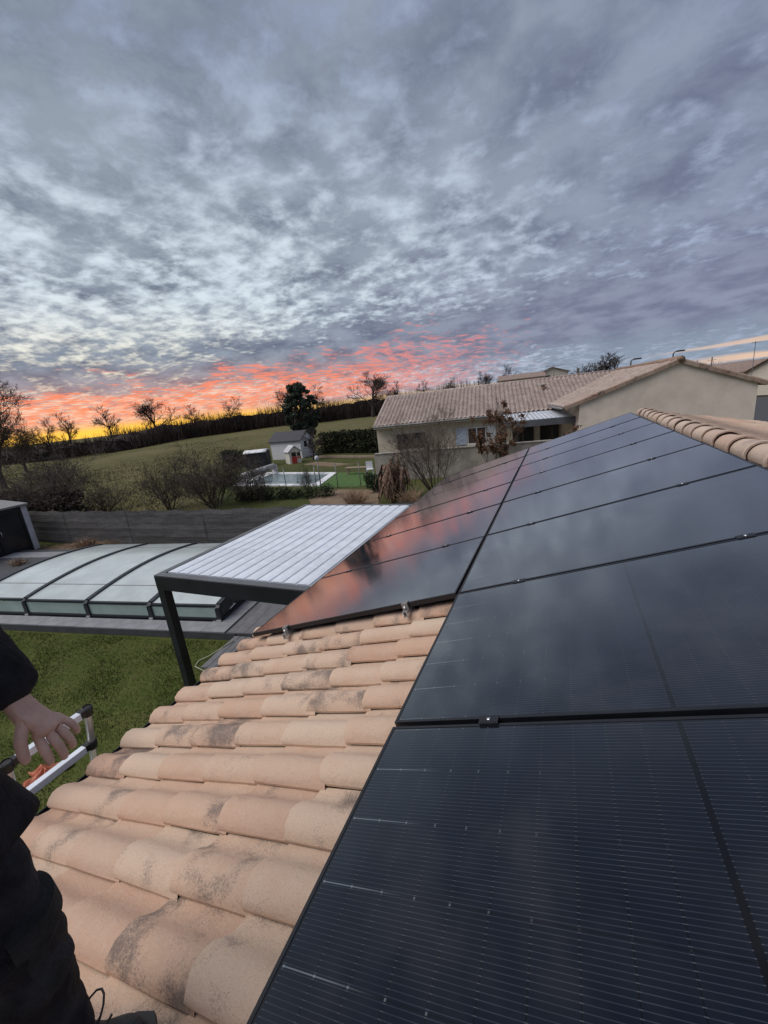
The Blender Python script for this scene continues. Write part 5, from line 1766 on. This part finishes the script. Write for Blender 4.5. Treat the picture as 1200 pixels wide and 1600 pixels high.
# wood along the far edge of the meadow: one mass of twigs
def wood_band():
    line = [(-215, 40, 7), (-170, 62, 7.0), (-118, 60, 5.6), (-112, 72, 6.2), (-124, 92, 9.2), (-132, 108, 10.2), (-128, 128, 11), (-118, 140, 11.5), (-98, 150, 11.3), (-80, 158, 11.6), (-62, 168, 12.8), (-40, 176, 13.6), (-10, 182, 12.6), (40, 186, 8.5), (90, 180, 7.5)]
    line = [(x + 0.0, y, h) for x, y, h in line]
    V, F = [], []
    acc = 0
    for (a, b) in zip(line[:-1], line[1:]):
        L_ = math.hypot(b[0] - a[0], b[1] - a[1])
        n = int(L_ * 26)
        t = nprng.random(n)
        nx, ny = -(b[1] - a[1]) / L_, (b[0] - a[0]) / L_
        off = nprng.uniform(-7, 9, n)
        x = a[0] + (b[0] - a[0]) * t + nx * off; y = a[1] + (b[1] - a[1]) * t + ny * off
        h = (a[2] + (b[2] - a[2]) * t) * (0.72 + 0.10 * np.sin(x * 0.21 + y * 0.13) + 0.06 * np.sin(x * 0.57 - y * 0.4)) * nprng.uniform(0.55, 1.12, n)
        z0 = nprng.uniform(0, 0.5, n) * h * nprng.integers(0, 2, n)
        for lean in range(2):
            an = nprng.uniform(0, 6.283, n); w_ = nprng.uniform(0.05, 0.22, n)
            lx = nprng.normal(0, 0.9, n); ly = nprng.normal(0, 0.9, n)
            v = np.empty((n, 3, 3))
            v[:, 0] = np.stack([x - np.cos(an) * w_, y - np.sin(an) * w_, z0], -1)
            v[:, 1] = np.stack([x + np.cos(an) * w_, y + np.sin(an) * w_, z0], -1)
            v[:, 2] = np.stack([x + lx, y + ly, h], -1)
            V.append(v.reshape(-1, 3))
    V = np.concatenate(V)
    # bumpy inner core so the mass is closed
    core_v, core_f = [], []
    o = link('wood', big_mesh('wood', V, np.arange(len(V)).reshape(-1, 3), M['wood']))
    tag(o, 'dark leafless wood running along the far edge of the meadow', 'wood', kind='stuff')
    mb = MB()
    pts = []
    for (a, b) in zip(line[:-1], line[1:]):
        for k in range(24):
            t = k / 24; pts.append((a[0] + (b[0] - a[0]) * t, a[1] + (b[1] - a[1]) * t, (a[2] + (b[2] - a[2]) * t)))
    rows = 6
    vs = []
    for i, (x, y, h) in enumerate(pts):
        hh = h * (0.48 + 0.05 * math.sin(i * 0.9) + 0.05 * math.sin(i * 2.3) + rng.uniform(-.05, .05))
        for j in range(rows + 1):
            a_ = math.pi * j / rows
            vs.append((x - math.cos(a_) * 4.0 * (0.55 if y < 100 else 1) + rng.uniform(-.4, .4), y - math.cos(a_) * 3.0 + rng.uniform(-.4, .4), max(-0.3, math.sin(a_) ** 0.5 * hh)))
    m = rows + 1
    mb.add(vs, [(i * m + j, (i + 1) * m + j, (i + 1) * m + j + 1, i * m + j + 1) for i in range(len(pts) - 1) for j in range(rows)])
    o2 = mb.build('wood_undergrowth', M['wood'])
    tag(o2, 'dense dark undergrowth inside the wood at the far edge of the meadow', 'undergrowth', kind='stuff')


wood_band()

# ---- bare shrubs behind the screen fence
shr = dict(height=3.0, spread=0.9, levels=4, kids=(6, 5, 4, 3), trunk_r=0.034, min_r=0.0055, clear=0.05, up=0.22, stems=7, wig=0.5)
SG = 'bare shrubs behind the screen fence'
for (x, y, h, w_, rz, key, lb) in [
    (-20.2, 14.6, 3.2, 1.2, 0.2, 'shA', 'bare dark shrub behind the fence, left one of the thicket'),
    (-17.0, 14.9, 4.0, 1.30, 1.9, 'shB', 'tallest bare dark shrub in the middle of the thicket behind the fence'),
    (-15.9, 16.4, 3.0, 1.3, 3.1, 'shA', 'bare dark shrub at the right end of the thicket behind the fence'),
    (-18.6, 16.0, 2.6, 1.4, 4.4, 'shB', 'low bare shrub in the back of the thicket behind the fence'),
    (-27.5, 12.6, 4.0, 1.5, 0.9, 'shB', 'large dark bare shrub behind the garden cabin'),
    (-31.0, 14.6, 4.6, 1.5, 2.4, 'shA', 'dark bare shrub at the left edge under the large bare tree'),
    (-25.0, 14.0, 2.2, 1.4, 5.2, 'shA', 'low dark bare shrub right of the garden cabin behind the fence'),
]:
    put_tree(key, 'bare_shrub', lb, 'shrub', (x, y, 0), rz, (h / 3 * w_, h / 3 * w_, h / 3), SG, M['bark'], **dict(shr, seed={'shA': 3, 'shB': 9}[key]))
# multi-stemmed shrub in front of the neighbour's wall
put_tree('vase', 'bare_bush', 'large leafless multi stemmed bush in front of the neighbouring house', 'bush', (-5.1, 17.6, 0), 0.0, (1.30, 1.30, 1.06), None, M['bark2'],
         seed=15, height=4.5, spread=0.60, levels=4, kids=(5, 5, 4, 3), trunk_r=0.036, min_r=0.0045, clear=0.15, up=0.30, stems=11, wig=0.30)


def leafy(name, label, cat, loc, rz, trunk, leaves, tmat, lmat, scale=(1, 1, 1)):
    t = thing(name, label, cat, loc, rz); t.scale = scale
    link('trunk', trunk.mesh('trunk', tmat), t)
    link('crown', leaves, t)
    return t


def leaf_cloud(name, blobs, n, size, mat, seed=1, flat=0.0):
    """leaf quads scattered through blobs (x,y,z,rx,ry,rz), denser towards the skin"""
    g = np.random.default_rng(seed)
    bl = np.array(blobs); w = bl[:, 3] * bl[:, 4] * bl[:, 5]; w = w ** 0.7; w /= w.sum()
    idx = g.choice(len(bl), n, p=w)
    d = g.normal(size=(n, 3)); d /= np.linalg.norm(d, axis=1)[:, None]
    rad = g.random(n) ** 0.45
    c = bl[idx, :3] + d * bl[idx, 3:] * rad[:, None] * g.uniform(0.85, 1.12, n)[:, None]
    a = g.normal(size=(n, 3)); a /= np.linalg.norm(a, axis=1)[:, None]
    b = g.normal(size=(n, 3)); b -= a * (a * b).sum(1)[:, None]; b /= np.linalg.norm(b, axis=1)[:, None]
    s = size * g.uniform(0.6, 1.4, n)[:, None]
    v = np.stack([c - a * s, c + b * s * 0.45, c + a * s, c - b * s * 0.45], 1).reshape(-1, 3)
    return big_mesh(name, v, np.arange(4 * n).reshape(-1, 4), mat)


# dark evergreen by the shed
r_ = random.Random(4)
bl = []
for k in range(110):
    a = r_.uniform(0, 6.283); z = r_.uniform(2.3, 7.6); prof_ = 1.75 * math.sin(min(1, (z - 1.6) / 6.3) * math.pi) ** 0.6 + 0.12
    q = prof_ * r_.uniform(0.35, 1.0); s = r_.uniform(0.22, 0.45)
    bl.append((math.cos(a) * q, math.sin(a) * q, z, s, s, s * 0.8))
tk = MB(); tk.tube([(0, 0, 0), (0.05, 0.02, 2.4), (0, 0, 6.0)], [0.22, 0.16, 0.05], 8)
for k in range(9):
    a = r_.uniform(0, 6.283); z = r_.uniform(1.8, 5.0); tk.tube([(0, 0, z), (math.cos(a) * 1.0, math.sin(a) * 1.0, z + 0.7)], [0.06, 0.02], 4, False)
leafy('evergreen_tree', 'tall dark evergreen tree behind the white garden shed', 'tree', (-25.9, 37.6, 0), 0, tk, leaf_cloud('crown', bl, 20000, 0.15, M['ever'], 3), M['bark'], M['ever'])
# small bare tree by the shed door
put_tree('oakC', 'bare_tree', 'small dark bare tree in front of the shed doors', 'tree', (-21.6, 32.2, 0), 0.5, (0.30, 0.30, 0.33), None, M['barkfar'], seed=23, **oak)


def hedge(name, label, p0, p1, h, w_, n, size, mat, seed):
    L_ = math.hypot(p1[0] - p0[0], p1[1] - p0[1]); k = max(3, int(L_ / 0.8))
    g = random.Random(seed)
    bl = []
    for i in range(k + 1):
        t = i / k
        for zz in np.linspace(0.35, h - 0.4, max(2, int(h / 0.6))):
            bl.append((p0[0] + (p1[0] - p0[0]) * t + g.uniform(-.15, .15), p0[1] + (p1[1] - p0[1]) * t + g.uniform(-.15, .15), zz + g.uniform(-.1, .15), w_ * g.uniform(.8, 1.15), w_ * g.uniform(.8, 1.15), 0.48 * g.uniform(.8, 1.2)))
    t_ = thing(name, label, 'hedge')
    link('foliage', leaf_cloud('foliage', bl, n, size, mat, seed), t_)
    mb = MB()
    for i in range(k + 1):
        t = i / k
        mb.tube([(p0[0] + (p1[0] - p0[0]) * t, p0[1] + (p1[1] - p0[1]) * t, 0), (p0[0] + (p1[0] - p0[0]) * t + .1, p0[1] + (p1[1] - p0[1]) * t, h * .8)], [0.05, 0.02], 5, False)
    mb.build('stems', M['bark'], t_)


hedge('hedge', 'dark clipped hedge behind the shed and the turf, left of the neighbouring house', (-23.2, 37.2), (-13.2, 34.4), 2.3, 0.85, 15000, 0.11, M['hedge'], 5)
hedge('hedge', 'low scrubby hedge left of the black storage box at the meadow edge', (-35.0, 34.5), (-27.4, 29.6), 1.35, 0.8, 7000, 0.10, M['hedge'], 6)
hedge('hedge', 'dark hedge beyond the blank gable at the right edge', (10.6, 29.0), (17.0, 33.5), 0.9, 0.8, 8000, 0.12, M['hedge'], 8)
hedge('bramble_hedge', 'low green brambles along the neighbouring garden behind the fence', (-16.4, 16.6), (-11.2, 17.2), 0.5, 0.55, 5000, 0.06, M['bushgreen'], 9)
hedge('bramble_hedge', 'dark brambles under the large shrub at the left edge', (-34.0, 13.0), (-25.2, 12.2), 1.5, 1.2, 9000, 0.10, M['wood'], 10)
# round green bush near the dead banana
bl = [(r_.uniform(-.45, .45), r_.uniform(-.45, .45), r_.uniform(.25, .75), .32, .32, .28) for _ in range(10)]
tk = MB(); tk.tube([(0, 0, 0), (0, 0, .6)], [.05, .03], 6)
leafy('round_bush', 'small green round bush left of the dead banana plant', 'bush', (-8.8, 18.3, 0), 0, tk, leaf_cloud('crown', bl, 2600, 0.06, M['bushgreen'], 12), M['bark'], M['bushgreen'])
# shrub with withered leaves
tr_, cr_ = grow(33, 4.6, 0.55, 3, (6, 5, 4), 0.05, 0.008, 0.12, 0.5, stems=4)
pts_ = np.array(cr_.v)[::3]
bl = [(*pts_[i], .16, .16, .16) for i in np.random.default_rng(2).choice(len(pts_), 90)]
t_ = thing('withered_shrub', 'tall shrub with withered brown leaves in front of the shutters', 'shrub', (-2.45, 20.4, 0))
link('trunk', tr_.mesh('trunk', M['bark2']), t_); link('crown', leaf_cloud('crown', bl, 1900, 0.085, M['brownleaf'], 7), t_); link('branches', cr_.mesh('branches', M['bark2']), t_)
t_ = thing('withered_shrub', 'lower withered brown shrub under the patio canopy beam', 'shrub', (2.3, 20.9, 0), 1.5); t_.scale = (0.9, 0.9, 0.62)
link('trunk', bpy.data.meshes['trunk.%03d' % 0] if False else tr_.mesh('trunk', M['bark2']), t_); link('crown', leaf_cloud('crown', bl, 1600, 0.10, M['brownleaf'], 8), t_)

# dead banana clump: thick stumps with hanging shredded leaves
ban = thing('banana_clump', 'dead brown banana clump with hanging withered leaves by the soil patch', 'plant', (-6.75, 16.2, 0))
g = random.Random(8)
for s in range(9):
    a = g.uniform(0, 6.283); q = g.uniform(0.05, 0.75); b0 = Vector((math.cos(a) * q, math.sin(a) * q, 0)); h = g.uniform(0.9, 2.0) * (1.15 - 0.4 * q)
    le = Vector((math.cos(a) * 0.28, math.sin(a) * 0.28, 0)) * h * 0.5
    mb = MB(); mb.tube([b0, b0 + le * 0.4 + Vector((0, 0, h * .5)), b0 + le + Vector((0, 0, h))], [0.10, 0.085, 0.05], 8); stp = mb.build('stem', M['banana'], ban, True)
    for k in range(15):
        al = g.uniform(0, 6.283); t = g.uniform(0.45, 1.0)
        st_ = b0 + le * t + Vector((0, 0, h * t)); o = Vector((math.cos(al), math.sin(al), 0)); ll = g.uniform(0.5, 1.25); wd = g.uniform(0.02, 0.065); fo = g.uniform(0.5, 1.7)
        mb = MB(); sd2 = o.cross(Vector((0, 0, 1)))
        cp = [st_, st_ + o * ll * .22 * fo + Vector((0, 0, g.uniform(.0, .3))), st_ + o * ll * .40 * fo + Vector((0, 0, -.12)), st_ + o * ll * .48 * fo + Vector((g.uniform(-.1, .1), g.uniform(-.1, .1), -.55 * ll)), st_ + o * ll * .46 * fo + Vector((g.uniform(-.15, .15), g.uniform(-.15, .15), -1.0 * ll))]
        cp = [Vector((c.x, c.y, max(0.03, c.z))) for c in cp]
        ws = [wd * .4, wd, wd * 1.2, wd, wd * .25]
        vs = []
        for c, w_ in zip(cp, ws): vs += [c - sd2 * w_, c + Vector((0, 0, -w_ * .25)) + o * .02, c + sd2 * w_]
        mb.add(vs, [(3 * i + j, 3 * i + j + 1, 3 * i + j + 4, 3 * i + j + 3) for i in range(4) for j in range(2)])
        mb.build('leaf', M['banana'], ban)
tuft('dry_plant', (-8.3, 15.2, 0), 220, 0.85, 0.9, M['drygrass'], 'low heap of dry brown stalks left of the dead banana clump', 'plant', 0.014)
tuft('dry_plant', (-5.6, 15.3, 0), 160, 0.8, 0.8, M['drygrass'], 'low heap of dry brown stalks right of the dead banana clump', 'plant', 0.014)
for k, (x, y, lb) in enumerate(((-14.6, 16.0, 'young bare sapling left of the soil patch behind the fence'), (-13.0, 18.2, 'young bare sapling before the garden pool'))):
    put_tree('shA', 'bare_sapling', lb, 'sapling', (x, y, 0), k * 2.0, (0.32, 0.32, 0.62), None, M['bark'], **dict(shr, seed=3))
